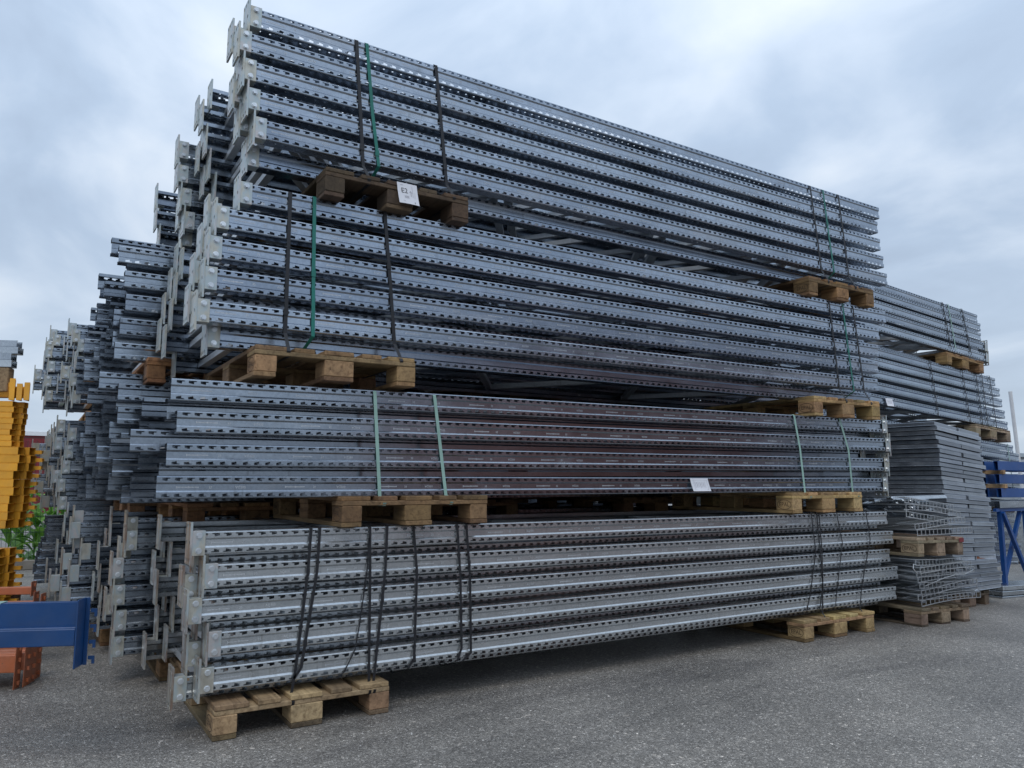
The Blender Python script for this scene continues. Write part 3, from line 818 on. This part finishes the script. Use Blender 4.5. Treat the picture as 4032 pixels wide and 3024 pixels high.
for i, xx in enumerate((1.0, 2.2, 3.4)):
    pallet(f'dim pallet deep between lower bundles of third column, {["left", "middle", "right"][i]}', xx, 2.42, .826, tint=(.3, .18, .09), mark=False)
C4 = 'in the fourth column back'
column(C4, 3.74, [
    ('ground bundle', [.25, .396, .540, .684], [-.44, -.40, -.47, -.43], False, 0, 1, .8, 2),
    ('second bundle', [.975, 1.116, 1.264, 1.390, 1.533], [-.51, -.53, -.505, -.49, -.475], False, 0, 1, .5, 2),
    ('top bundle', [1.843, 1.987, 2.135, 2.278, 2.355], [-.465, -.49, -.465, -.45, -.50], False, 0, 1, .2, 2)], nb=4)
pallet('orange-brown pallet between bundles of fourth column back', -.36, 3.69, 1.535, tint=(.55, .31, .12), mark=False)
pallet('pallet above ground bundle of fourth column back', -.2, 3.69, .69, tint=(.28, .14, .07), mark=False)
C5 = 'in the fifth column back'
column(C5, 5.02, [
    ('ground bundle', [.25, .39, .53, .67], [-.62, -.60, -.57, -.53], True, 0, 1, .8, 0),
    ('second bundle', [.96, 1.10, 1.245, 1.39, 1.535], [-.60, -.66, -.58, -.63, -.60], False, 0, 1, .5, 1),
    ('top bundle', [1.965, 2.105, 2.25, 2.384, 2.508], [-.64, -.66, -.64, -.67, -.61], False, 0, 1, .2, 2)], nb=3)
pallet('pallet high under top bundle of fifth column', -.05, 5.0, 1.70, tint=(.28, .16, .08), mark=False)
pallet('pallet above ground bundle of fifth column', -.35, 5.0, .68, tint=(.28, .16, .08), mark=False)

# ================================================================== RIGHT STACK (set back, runs downhill)
YR = 1.30
SLP = -.068
GR = 'rack frames of the right-hand stack'
def rbundle(bname, ends, detail, plated):
    rw = rows(len(ends))
    for i, (xe, zt) in enumerate(ends):
        ln = 4.209
        for inner in (0, 1):
            xx = xe - (.18 + .06 * (i % 2) if inner else 0); zz = zt - .05 + (.073 if inner else 0)
            fl = i in plated
            lab = f'galvanised rack frame, {rw[i]} {"inner" if inner else "outer"} row, {bname} of right-hand stack'
            if fl: frame(lab, GR, xx, YR + .115 * inner, zz, SLP, 'short', True, detail=1, nb=7, tint=(.80, .84, .90))
            else: frame(lab, GR, xx - ln, YR + .115 * inner, zz - SLP * ln, SLP, 'short', False, detail=0, nb=7, tint=(.80, .84, .90))
rbundle('top bundle', [(9.262, 2.665), (9.255, 2.799), (9.132, 2.918), (9.138, 3.035), (9.084, 3.143)], 1, (0, 1))
rbundle('middle bundle', [(9.614, 1.842), (9.565, 1.980), (9.523, 2.116), (9.486, 2.250), (9.395, 2.378)], 0, ())
rbundle('lower bundle', [(9.72, 1.03), (9.80, 1.17), (9.75, 1.31), (9.83, 1.440), (9.70, 1.545)], 0, ())
rbundle('ground bundle', [(9.6, .20), (9.7, .34), (9.65, .48), (9.75, .62), (9.6, .76)], 0, ())
pallet('pallet high under top bundle of right-hand stack', 8.23, 1.25, 2.455, slope=SLP, tint=(.42, .27, .13), mark=False)
pallet('grey pallet under middle bundle of right-hand stack', 8.75, 1.25, 1.635, slope=SLP, tint=(.40, .32, .24), mark=False)
pallet('pallet hidden low under right-hand stack', 8.7, 1.25, .78, slope=SLP, tint=(.40, .32, .24), mark=False)
yf2 = YR - .006
def rstrap(lab, x0, z0, x1, z1, m, width=.016):
    pts = [(x0 + (x1 - x0) * k / 6, yf2, z0 + (z1 - z0) * k / 6) for k in range(7)]
    strap(lab, [(x0, YR + 1.15, z0 + .006), (x0, YR, z0 + .006)] + pts + [(x1, YR, z1 - .006), (x1, YR + 1.15, z1 - .006), (x1, YR + 1.153, (z0 + z1) / 2), (x0, YR + 1.15, z0 + .006)], m, 'straps on the right-hand stack', width)
for i, (x0, x1, m) in enumerate(((8.30, 8.42, 'black_strap'), (8.42, 8.52, 'pale_strap'), (8.72, 8.86, 'black_strap'))):
    rstrap(f'{["left black", "thin grey-green", "right black"][i]} strap on top bundle of right-hand stack', x0, 3.143 + SLP * (x0 - 9.084) + .002, x1, 2.60 + SLP * (x1 - 9.26), m)
for i, (x0, x1) in enumerate(((7.95, 8.05), (8.62, 8.73), (8.93, 9.0), (9.06, 9.12), (9.24, 9.32))):
    rstrap(f'{nth(i)} black strap from left on middle bundle of right-hand stack', x0, 2.378 + SLP * (x0 - 9.395) + .002, x1, 1.742 + SLP * (x1 - 9.6), 'black_strap', .014)
rstrap('pale green strap on lower bundle of right-hand stack', 9.55, 1.56, 9.60, .98, 'pale_strap')
paper('white paper stuck on middle bundle of right-hand stack', .125, .085, (7.03, 1.288, 1.905), (0, 0, 0), .004, [('print', 'grey_ink', pl)])

# ================================================================== TRAY STACK
TRX, TRY, TRR = 6.27, .29, R(8)
def tray_mesh(w_, d_, h=.0355):
    mb = MB(); i = .004; lip = .014; z0 = 0
    mb.quad((i, i, h), (w_ - i, i, h), (w_ - i, d_ - i, h), (i, d_ - i, h))
    c0 = [(0, 0), (w_, 0), (w_, d_), (0, d_)]; ct = [(i, i), (w_ - i, i), (w_ - i, d_ - i), (i, d_ - i)]
    for k in range(4):
        a, b = c0[k], c0[(k + 1) % 4]; c, d2 = ct[(k + 1) % 4], ct[k]
        mb.quad((*a, .004), (*b, .004), (b[0], b[1], h - .004), (a[0], a[1], h - .004))
        mb.quad((a[0], a[1], h - .004), (b[0], b[1], h - .004), (*c, h), (*d2, h))
    o = .0035   # turned-out lower lip that catches the light
    cl = [(-o, -o), (w_ + o, -o), (w_ + o, d_ + o), (-o, d_ + o)]; ci = [(lip, lip), (w_ - lip, lip), (w_ - lip, d_ - lip), (lip, d_ - lip)]
    for k in range(4):
        a, b = c0[k], c0[(k + 1) % 4]; c, d2 = cl[(k + 1) % 4], cl[k]
        mb.quad((*d2, 0), (*c, 0), (*b, .004), (*a, .004))
        mb.quad((*ci[k], 0), (*ci[(k + 1) % 4], 0), (*c, 0), (*d2, 0))
    return fixnormals(mb.mesh('tray', 'tray'))
TW = 1.02
T1 = tray_mesh(TW, 1.2); T2 = tray_mesh(TW / 2 - .012, 1.2); T3 = tray_mesh(TW / 2 + .04, 1.2)
zb = gz(6.4) + .150
pallet('dark pallet under tall stack of steel trays', TRX + .12, TRY + .05, gz(6.6) - .004, TRR, -.035, tint=(.17, .13, .09), mark=False)
GT = 'steel shelf trays in the tall stack'
rnd = random.Random(11)
NL = 38
for k in range(NL):
    z_ = zb + k * .0403
    f = k / NL
    lean = .10 * (1 - f) ** 1.5 - .10 * f + rnd.uniform(-.012, .012)
    yj = rnd.uniform(-.012, .012); sl = -.030 - .035 * f
    top = 'topmost' if k == NL - 1 else None
    cx, sy = math.cos(TRR), math.sin(TRR)
    tone = rnd.uniform(.68, 1.12) * (1.45 if rnd.random() < .1 else 1); colr = (tone, tone, tone * 1.01)
    lay = 'top' if top else nth(NL - 1 - k)
    rot = (0, -math.atan(sl), TRR + rnd.uniform(-.008, .008))
    if k % 2 == 0:
        tag(O('shelf_tray', T1, None, (TRX + lean, TRY + yj, z_), rot, colr), f'wide grey steel shelf tray, {lay} layer from top of tray stack', 'shelf tray', GT)
    else:
        d_ = TW / 2 + .012 + rnd.uniform(-.008, .012)
        tag(O('shelf_tray', T2, None, (TRX + lean, TRY + yj, z_), rot, colr), f'left half-width steel shelf tray, {lay} layer from top of tray stack', 'shelf tray', GT)
        tone2 = tone * rnd.uniform(.9, 1.1)
        o = tag(O('shelf_tray', T3 if rnd.random() < .35 else T2, None, (TRX + lean + d_ * cx, TRY + yj + d_ * sy + rnd.uniform(-.01, .01), z_ + sl * d_), rot, (tone2,) * 3),
            f'right half-width steel shelf tray, {lay} layer from top of tray stack', 'shelf tray', GT)
        if k == 7:
            o.color = (1.45, 1.45, 1.47, 1)
            rb = MB(); rb.add([(.012, -.0012, .006), (.24, -.0012, .006), (.18, -.0012, .012), (.09, -.0012, .015), (.07, -.0012, .028), (.03, -.0012, .031), (.016, -.0012, .022)], [tuple(range(7))])
            O('rust_patch', rb.mesh('rust_patch', 'rust'), o)
            o['label'] = 'bright steel shelf tray with a brown rust patch at its corner'

# ================================================================== WIRE DECKS
def wire_deck(seed):
    rnd = random.Random(seed); mb = MB(); W_, D_ = .74, 1.0; r_ = .0034
    def wob(x, y): return .016 * math.sin(4 * x + seed) * math.cos(2.2 * y + seed * 1.7)
    nx, ny = 14, 6
    for i in range(nx + 1):
        x_ = W_ * i / nx
        p = [(x_, y, wob(x_, y)) for y in (0, .5, D_)]
        mb.bar((x_, 0, wob(x_, 0) - .042 + rnd.uniform(-.006, .006)), p[0], r_); mb.bar(p[0], p[1], r_); mb.bar(p[1], p[2], r_)
    for j in range(ny + 1):
        y = D_ * j / ny
        for i in range(4):
            a, b = W_ * i / 4, W_ * (i + 1) / 4
            mb.bar((a, y, wob(a, y)), (b, y, wob(b, y)), r_)
    for i in range(4):
        a, b = W_ * i / 4, W_ * (i + 1) / 4
        mb.bar((a, 0, wob(a, 0) - .042), (b, 0, wob(b, 0) - .042), r_ * 1.15)
    return mb.mesh('wire_grid', 'wire')
def channel_mesh():
    mb = MB(); Lc = 1.02
    prof = [(-.03, 0), (-.026, .016), (-.014, .026), (.014, .026), (.026, .016), (.03, 0)]
    for a, b in zip(prof[:-1], prof[1:]):
        mb.quad((a[0], -.01, a[1]), (b[0], -.01, b[1]), (b[0], Lc, b[1]), (a[0], Lc, a[1]))
    mb.add([(p[0], -.01, p[1]) for p in prof], [tuple(range(6))])
    mb.add([(p[0], -.016, p[1] * .5) for p in prof] + [(p[0], -.01, p[1]) for p in prof], [(i, i + 1, 7 + i, 6 + i) for i in range(5)])
    return fixnormals(mb.mesh('support_channel', 'galv'))
CH = channel_mesh()
WD = [wire_deck(s) for s in range(4)]
wb = MB(); wb.box(-.02, .02, 0, .96, -.012, .004); WBAR = bevelled(wb.mesh('cross_bar', 'tray'), .002)
def bent_wire(label, pts):
    mb = MB()
    for a, b in zip(pts[:-1], pts[1:]): mb.bar(a, b, .0036, 0, 5)
    tag(O('bent_wire', mb.mesh('bent_wire', 'wire')), label, 'wire', 'bent wires hanging out of the wire decks')
WX, WY = 5.13, -.085
pallet('grey weathered pallet on asphalt under the wire mesh decks', WX - .03, WY - .02, gz(5.45) - .002, 0, -.02, tint=(.24, .19, .14), sx=.84, mark=False, dirty=True)
pallet('old pallet with red paint between two piles of wire decks', WX, WY - .01, .520, 0, -.022, tint=(.34, .27, .20), sx=.80, mark=True)
rp = MB(); rp.box(0, .085, 0, .001, 0, .032)
O('red_paint_mark', rp.mesh('red_paint_mark', 'red'), None, (0, 0, 0))
rpo = bpy.data.objects['red_paint_mark']; rpo.parent = bpy.data.objects[[o.name for o in bpy.data.objects if o.get('label', '').startswith('old pallet with red')][0]]
rpo.location = (.715, -.006, .103)
GW = 'wire mesh shelf decks on pallets'
rnd = random.Random(4)
for k in range(8):
    t = thing('wire_deck', f'galvanised wire mesh deck, {nth(k)} from bottom of lower pile', 'wire deck', (WX + rnd.uniform(-.02, .03), WY + rnd.uniform(-.015, .02), .192 + k * .0435), (rnd.uniform(-.025, .025), rnd.uniform(-.035, .035), rnd.uniform(-.09, .09)), GW)
    O('wire_grid', WD[k % 4], t)
    for xx in (.06, .37, .68): O('cross_bar', WBAR, t, (xx, .02, -.012))
for k in range(5):
    up = k >= 2
    t = thing('wire_deck', f'galvanised wire mesh deck, {nth(k)} from bottom of upper pile', 'wire deck', (WX + (.02 if not up else -.03) + rnd.uniform(-.02, .02), WY + rnd.uniform(-.01, .02) + (.04 if up else 0), .725 + k * .056 + (.03 if up else 0)), (rnd.uniform(-.03, .02), (.005 if not up else .10) + rnd.uniform(-.02, .02), rnd.uniform(-.05, .05)), GW)
    O('wire_grid', WD[(k + 1) % 4], t)
    if k > 1:
        for xx in (.12, .35): O('support_channel', CH, t, (xx, .02, -.026))
bent_wire('long bent wire sagging across lower wire deck pile', [(5.16, -.11, .30), (5.25, -.125, .322), (5.40, -.13, .35), (5.55, -.128, .362), (5.72, -.12, .358), (5.86, -.115, .385)])
bent_wire('short kinked wire poking out left of lower pile', [(5.10, -.09, .46), (5.04, -.10, .47), (5.02, -.11, .44), (5.05, -.12, .40)])
bent_wire('wire loop sticking out right of lower pile', [(5.83, -.09, .25), (5.91, -.10, .262), (5.93, -.10, .225), (5.85, -.10, .205)])
for k in range(4):
    tag(O('support_rail', CH, None, (WX - .08 + .0 * k + .02 * k, .06 + .17 * k, .952 - .02 * k + .004), (0, .03, R(-90) + R(8)), (1.2, 1.2, 1.2)),
        f'loose bright rounded steel rail, {nth(k)} from front on wire decks', 'steel rail', 'loose rails on the wire decks')

# ================================================================== RIGHT EDGE: blue beams and frames
def tube_beam(length, depth, height, m, name, wall=.004):
    mb = MB()
    for x0, x1, z0, z1 in ((0, depth, 0, wall), (0, depth, height - wall, height), (0, wall, wall, height - wall), (depth - wall, depth, wall, height - wall)):
        mb.box(0, length, x0, x1, z0, z1)
    return bevelled(mb.mesh(name, m), .0015)
BB = tube_beam(2.7, .05, .10, 'blue_strong', 'blue_beam')
GB = 'blue box beams piled at the right edge'
for i, (x_, z_) in enumerate(((8.29, .935), (8.27, 1.088), (8.26, 1.231))):
    for jn in range(3):
        tag(O('box_beam', BB, None, (x_ + .04 * jn, .80 + .16 * jn, z_ - .008), (0, .006, 0)), f'blue steel box beam, {["lowest", "middle", "top"][i]} layer, {["front", "middle", "rear"][jn]} one, right edge', 'beam', GB)
    if i < 2:
        mb = MB(); mb.box(0, .05, -.02, .5, 0, .044); me = bevelled(mb.mesh('timber', 'wood'), .003)
        for q_, xx in enumerate((.05, 2.2)):
            tag(O('timber_spacer', me, None, (x_ + xx, .80, z_ + .0925 - .004 * (xx > 1) - .008 * (xx > 1)), color=(.5, .34, .2)), f'small timber spacer {["at left end", "at far end"][q_]} between {["lower", "upper"][i]} blue beam layers', 'spacer', 'timber spacers between blue beams')
gb = MB(); gb.box(0, 2.8, 0, .06, 0, .075); GBM = bevelled(gb.mesh('grey_beam', 'galv'), .003)
tag(O('steel_beam', GBM, None, (8.24, .80, .812)), 'grey galvanised beam under the blue beams at right edge', 'beam')
tag(O('steel_beam', GBM, None, (8.24, 1.12, .812)), 'second grey galvanised beam behind, under the blue beams', 'beam')
bf = MB()
t = thing('rack_trestle', 'blue trestle frame with crossed diagonals under the blue beams', 'trestle', (8.25, .80, gz(8.5)))
def bar_obj(name, p, q, r_, m, parent):
    mb = MB(); mb.bar(p, q, r_, 0, 4); return O(name, mb.mesh(name, m), parent)
for i in range(4):
    a = .05 + i * .55
    bar_obj('post', (a, .04, 0), (a, .04, .90), .03, 'blue_strong', t)
    bar_obj('diagonal', (a, .01, .88), (a + .5, .01, .08), .026, 'blue_strong', t)
    bar_obj('diagonal', (a + .5, .07, .88), (a, .07, .08), .026, 'blue_strong', t)
bar_obj('foot_rail', (-.05, .04, .03), (2.6, .04, .03), .03, 'blue_strong', t)
bar_obj('head_rail', (-.05, .04, .905), (2.6, .04, .905), .024, 'blue_strong', t)
for k in range(3):
    mb = MB(); mb.box(0, 2.5, 0, .3, 0, .045); me = bevelled(mb.mesh('flat_profile', 'galv'), .004)
    tag(O('flat_profile', me, None, (7.78 + .05 * k, .62 + .02 * k, gz(8.6) + .004 + .047 * k), (0, .034, 0)), f'flat grey steel profile on asphalt, {["lowest", "middle", "top"][k]} of three right of trays', 'steel profile', 'flat profiles on the ground at right')
mb = MB(); mb.bar((0, 0, 0), (-.22, .0, 2.7), .026, 0, 10)
tag(O('leaning_pole', mb.mesh('leaning_pole', 'white'), None, (12.1, 2.3, gz(12))), 'slender galvanised pole leaning left above the blue beams', 'pole')
# far stack of rails beyond
for k in range(5):
    m_ = 'blue_strong' if k == 2 else 'galv'
    mb = MB(); mb.box(0, 5, 0, .9, 0, .07); me = bevelled(mb.mesh('far_beam', m_), .004)
    tag(O('steel_beam', me, None, (12.6, 3.2, 1.30 + .12 * k - .25)), f'long {"blue" if k == 2 else "grey"} beam, {ORD[k]} of far pile beside the pole', 'beam', 'far pile of beams at right')
mb = MB(); mb.box(0, 5, .1, .8, 0, 1.05 - gz(13))
tag(O('beam_cradle', bevelled(mb.mesh('beam_cradle', 'galv'), .01), None, (12.6, 3.2, gz(13))), 'grey steel cradle carrying the far pile of beams', 'cradle')

# ================================================================== LEFT FOREGROUND
TH = R(-24)
def along(x_, y_, t_, off=0., th=TH):
    return (x_ + t_ * math.cos(th) - off * math.sin(th), y_ + t_ * math.sin(th) + off * math.cos(th))
# blue step beam
t = thing('blue_beam', 'big blue step beam with hooked end connector, left foreground', 'beam', (-.528, -.072, .467), (0, 0, TH))
mb = MB(); LB = 2.7
prof = [(0, .160), (.05, .160), (.05, 0), (-.022, 0), (-.022, .064), (-.018, .070), (0, .071)]
mb.prism([(a, b) for a, b in prof], -LB, -.006, lambda a, b, t_: (t_, a, b))
O('beam_body', bevelled(mb.mesh('beam_body', 'blue'), .003, 2), t)
mb = MB(); mb.box(-.006, 0, -.026, .05, -.085, .172); mb.box(0, .016, .046, .05, -.085, .172)
O('end_connector', bevelled(mb.mesh('end_connector', 'blue'), .0015), t)
for k in range(4):
    mb = MB(); z_ = -.06 + k * .06
    mb.prism([(0, .008), (.024, .008), (.024, -.022), (.014, -.022), (.014, -.006), (0, -.006)], .045, .05, lambda a, b, t_: (.018 + a, .006 + t_, z_ + b))
    O('hook', mb.mesh('hook', 'blue'), t)
strap('pale green strap at left edge round the big blue beam', [(*along(-.52, -.075, -.315, .052), .63), (*along(-.52, -.075, -.315, -.001), .631), (*along(-.52, -.075, -.316, -.003), .545), (*along(-.52, -.075, -.318, -.024), .535), (*along(-.52, -.075, -.322, -.0245), .466), (*along(-.52, -.075, -.322, .053), .465), (*along(-.52, -.075, -.315, .053), .63)], 'pale_strap', None, .03)
for k in range(3):
    pxy = along(-.52, -.075, -2.2, -.3)
    pallet(f'pallet out at left under the blue beam, {["lowest", "middle", "top"][k]} of three', pxy[0], pxy[1], .001 + .1445 * k, TH, tint=(.3, .2, .12), mark=False)
mb = MB(); mb.box(0, .8, 0, .08, 0, .032)
tag(O('timber_spacer', bevelled(mb.mesh('timber', 'wood'), .003), None, (*along(-.52, -.075, -2.2, .0), .4345), (0, 0, TH), (.4, .28, .16)), 'timber on the pallets under the big blue beam', 'spacer')
# orange beams on the asphalt
def orange_beam(label, x_, y_, z_, h, cz, length=1.6, th=TH, bh=.09):
    t = thing('orange_beam', label, 'beam', (x_, y_, z_), (0, 0, th), 'orange beams at the left edge')
    mb = MB(); mb.box(-length, -.004, .012, .06, cz, cz + bh); O('beam_body', bevelled(mb.mesh('beam_body', 'orange'), .003), t)
    mb = MB(); mb.box(-.004, 0, 0, .068, 0, h)
    cp = O('end_connector', bevelled(mb.mesh('end_connector', 'orange'), .001), t)
    n = max(2, int(h / .05))
    for k in range(n):
        mb = MB(); zz = h * (k + .5) / n
        mb.prism([(-.008, .010), (.008, .010), (.005, -.010), (-.005, -.010)], 0, .012, lambda a, b, t_: (t_ + .0005, .034 + a, zz + b))
        O('hook', mb.mesh('hook', 'orange'), cp)
    return t
for i, (xx, yy) in enumerate(((-.725, 1.42), (-.682, 1.46), (-.655, 1.53), (-.628, 1.62))):
    orange_beam(f'orange beam on asphalt below blue beam, {["nearest", "second", "third", "farthest"][i]} connector plate', xx, yy, .002, .235 + .01 * (i % 2), .085, 1.4)
for i, (xx, yy, zz, h) in enumerate(((-.655, 1.9, .335, .11), (-.615, 2.05, .30, .115), (-.668, 2.2, .385, .09), (-.595, 1.95, .27, .085))):
    orange_beam(f'small orange beam end above blue beam, {["front tall", "right", "rear upper", "front low"][i]} one', xx, yy, zz, h, .01, 1.4, bh=.045)
mb = MB(); mb.box(-1.5, -.25, -.1, .5, 0, .26)
pxy = along(-.65, 1.95, 0)
tag(O('timber_crate', bevelled(mb.mesh('timber_crate', 'wood'), .01), None, (pxy[0], pxy[1], .003), (0, 0, TH), (.25, .16, .09)), 'timber crate under the small orange beams, left edge', 'crate')

# yellow-orange beam stack
YS = (-.83, 3.55)
TY = R(-24)
mb = MB(); mb.box(0, 2.0, 0, .2, 0, .150)
tag(O('timber_spacer', bevelled(mb.mesh('timber', 'wood'), .004), None, (*along(-.865, 3.55, -2.35, .02, R(-24)), .5865), (0, 0, R(-24)), (.2, .13, .08)), 'dark timber between lower and middle part of yellow stack', 'spacer')
TBA = tube_beam(2.4, .105, .0618, 'yellow', 'box_beam', .004)
TBB = tube_beam(2.4, .070, .0438, 'yellow', 'box_beam', .0035)
hook = MB(); hook.box(0, .055, 0, .0035, 0, .03); hook.box(.05, .055, 0, .03, .005, .028)
HK = hook.mesh('hook', 'yellow')
GY = 'yellow-orange box beams in the left stack'
rnd = random.Random(21)
def ystack(gname, mesh, n, ztop, pitch, dx0, dxk, depth, cols):
    for k in range(n):
        for c in range(cols):
            e = dx0 + dxk * k + rnd.uniform(-.012, .012) + c * .035
            px, py = along(YS[0], YS[1], e - 2.4, c * (depth + .012), TY)
            t = tag(O('box_beam', mesh, None, (px, py, ztop - pitch * (k + 1)), (0, 0, TY)), f'yellow-orange hollow beam, {nth(k)} layer down {gname}, {["front", "second", "rear"][c]} one', 'beam', GY)
            if c == cols - 1 and depth > .1:
                O('hook', HK, t, (2.4, depth * .8, .012))
ystack('upper thin part of stack', TBB, 8, 1.7205, .0443, -.035, .0, .070, 2)
ystack('middle part of stack', TBA, 10, 1.365, .0625, .03, -.0055, .105, 2)
ystack('lower part of stack', TBA, 7, .585, .0625, -.055, -.004, .105, 2)
for k, (zz, hh, dz_) in enumerate(((1.728, .17, 0), (1.728, .13, .06), (1.728, .14, .12))):
    t = thing('perforated_connector', f'upright yellow perforated end plate, {["left", "middle", "right"][k]} of three on top of stack', 'beam', (*along(YS[0], YS[1], -.075 + dz_ * .9, .0, TY), zz), (0, 0, TY), GY)
    mb = MB(); mb.box(-1.6, -.004, .03, .07, .02, hh - .03); O('beam_body', bevelled(mb.mesh('beam_body', 'yellow'), .003), t)
    mb = MB()
    for j_ in range(5):
        z0, z1 = hh * j_ / 5, hh * (j_ + 1) / 5; m_ = (z0 + z1) / 2
        mb.box(0, .004, 0, .025, z0, z1); mb.box(0, .004, .050, .085, z0, z1); mb.box(0, .004, .025, .050, z0, m_ - .006); mb.box(0, .004, .025, .050, m_ + .006, z1)
    mb.box(0, .04, -.004, 0, 0, hh)
    O('end_connector', mb.mesh('end_connector', 'yellow'), t)
for k in range(4):
    mb = MB(); mb.box(0, 1.5, 0, .09, 0, .004); mb.box(0, 1.5, 0, .004, .004, .055); mb.box(0, 1.5, .086, .09, .004, .055); mb.box(0, 1.5, .004, .02, .051, .055)
    px, py = along(YS[0], YS[1], -.085 - 1.5 + (.0, -.02, .012, -.015)[k], .02 + .03 * k, TY)
    tag(O('galvanised_rail', bevelled(mb.mesh('galvanised_rail', 'galv'), .001), None, (px, py, 1.99 + .058 * k), (0, 0, TY)), f'galvanised rail on top of yellow stack, {ORD[k] if k < 3 else "top"} one', 'rail', 'galvanised rails on the yellow stack')
mb = MB(); mb.box(-1.3, 0, 0, .09, 0, .19)
tag(O('timber_crate', bevelled(mb.mesh('timber_crate', 'wood'), .006), None, (*along(YS[0], YS[1], -.10, .02, TY), 1.796 + .0), (0, 0, TY), (.42, .30, .18)), 'timber box under the galvanised rails on yellow stack', 'crate')
for k in range(2):
    px, py = along(YS[0], YS[1], -1.2 - k * .9, .0, TY)
    pallet(f'pallet under the yellow beam stack, {["right", "left"][k]} one', px, py - .05, .001, TY, tint=(.25, .17, .1), mark=False)

# ================================================================== FENCE, PLANTS, FAR THINGS
FY = 8.15
t = thing('wire_fence', 'dark green double-rod wire fence behind the yellow stack', 'fence', (-6, FY, 0))
mb = MB()
for i in range(int(9 / .05)):
    mb.bar((i * .05, 0, .03), (i * .05, 0, 1.63), .0032)
for j in range(9):
    for yy in (-.007, .007):
        mb.bar((0, yy, .06 + .2 * j - .0), (9, yy, .06 + .2 * j), .0042)
O('mesh_panel', mb.mesh('mesh_panel', 'fence'), t)
for i in range(4):
    mb = MB(); mb.box(i * 2.5 + 1.3, i * 2.5 + 1.36, .01, .07, 0, 1.7); O('post', bevelled(mb.mesh('post', 'fence'), .004), t)
mb = MB(); mb.box(0, 9, 0, .06, 0, .12)
tag(O('kerb', bevelled(mb.mesh('kerb', 'concrete'), .008), None, (-6, FY - .12, .001)), 'low concrete edging board along the fence foot', 'kerb')
def leaf_mesh(seed):
    rnd = random.Random(seed); mb = MB(); n = 6; Lf = rnd.uniform(.30, .46); wd = rnd.uniform(.045, .075); bend = rnd.uniform(.5, 1.3)
    pts = []
    x_, z_, a = 0, 0, R(rnd.uniform(50, 75))
    for i in range(n + 1):
        f = i / n; wdt = wd * math.sin(math.pi * min(1, f * .85 + .12)) ** .8 if i < n else .002
        pts.append((x_, z_, wdt)); x_ += Lf / n * math.cos(a); z_ += Lf / n * math.sin(a); a -= bend / n * 1.6
    for i in range(n):
        (a0, b0, w0), (a1, b1_, w1) = pts[i], pts[i + 1]
        mb.add([(a0, -w0, b0 + w0 * .35), (a0, 0, b0), (a1, 0, b1_), (a1, -w1, b1_ + w1 * .35), (a0, w0, b0 + w0 * .35), (a1, w1, b1_ + w1 * .35)], [(0, 1, 2, 3), (1, 4, 5, 2)])
    return mb.mesh('leaf', 'leaf', True)
LF = [leaf_mesh(s) for s in range(6)]
rnd = random.Random(9)
PLG = 'leafy plants behind the fence'
wordsx = ['leftmost', 'second', 'third', 'fourth', 'fifth', 'sixth', 'seventh', 'eighth', 'ninth', 'tenth', 'eleventh', 'twelfth', 'thirteenth', 'rightmost']
for i in range(14):
    xx = -1.75 + i * .145; yy = FY + .22 + rnd.uniform(0, .35); hh = rnd.uniform(.55, 1.0) if i not in (6, 7) else 1.0
    t = thing('leafy_plant', f'bright green broad-leaved plant behind fence, {wordsx[i]} of the row', 'plant', (xx, yy, 0), (0, 0, 0), PLG)
    mb = MB(); mb.bar((0, 0, 0), (.02, 0, hh * .9), .009, 0, 5); O('stem', mb.mesh('stem', 'leaf'), t)
    for k in range(13):
        f = (k + .5) / 13
        O('leaf', LF[rnd.randrange(6)], t, (.02 * f, 0, hh * f * .9), (0, rnd.uniform(-.3, .2), rnd.uniform(0, 6.28)))
# red container far off
t = thing('shipping_container', 'dark red container far behind the fence', 'container', (-3.6, 24, 0))
mb = MB(); mb.box(0, 6, 0, 2.4, .15, 2.5)
for i in range(20): mb.box(.1 + i * .3, .24 + i * .3, -.03, 0, .3, 2.35)
O('body', bevelled(mb.mesh('body', 'red'), .01), t)
mb = MB(); mb.box(-.05, 6.05, -.05, 2.45, 2.5, 2.62); O('roof', mb.mesh('roof', 'white'), t)
for i in range(2):
    mb = MB(); mb.box(2.3 + i * 1.2, 2.9 + i * 1.2, -.06, -.03, .9, 1.3); O('sign_panel', mb.mesh('sign_panel', 'white'), t)
# red-brown hall on the far side of the yard, mirrored in the lower galvanised faces
t = thing('warehouse', 'red-brown clad warehouse across the yard behind the camera', 'building', (9.3, -10, -.3))
mb = MB(); mb.box(0, 9.5, -12, 0, 0, 4.6)
for i in range(19): mb.box(i * .5 + .05, i * .5 + .3, 0, .04, .2, 4.5)
O('wall', mb.mesh('wall', 'wall'), t)
mb = MB(); mb.prism([(-12.3, 4.6), (.3, 4.6), (.3, 4.75), (-6, 5.9), (-12.3, 4.75)], -.3, 9.8, lambda a, b, t_: (t_, a, b)); O('roof', mb.mesh('roof', 'tray'), t)
for i in range(1):
    mb = MB(); mb.box(6.9, 9.2, .04, .08, 0, 3.2); O('door', mb.mesh('door', 'tray'), t)
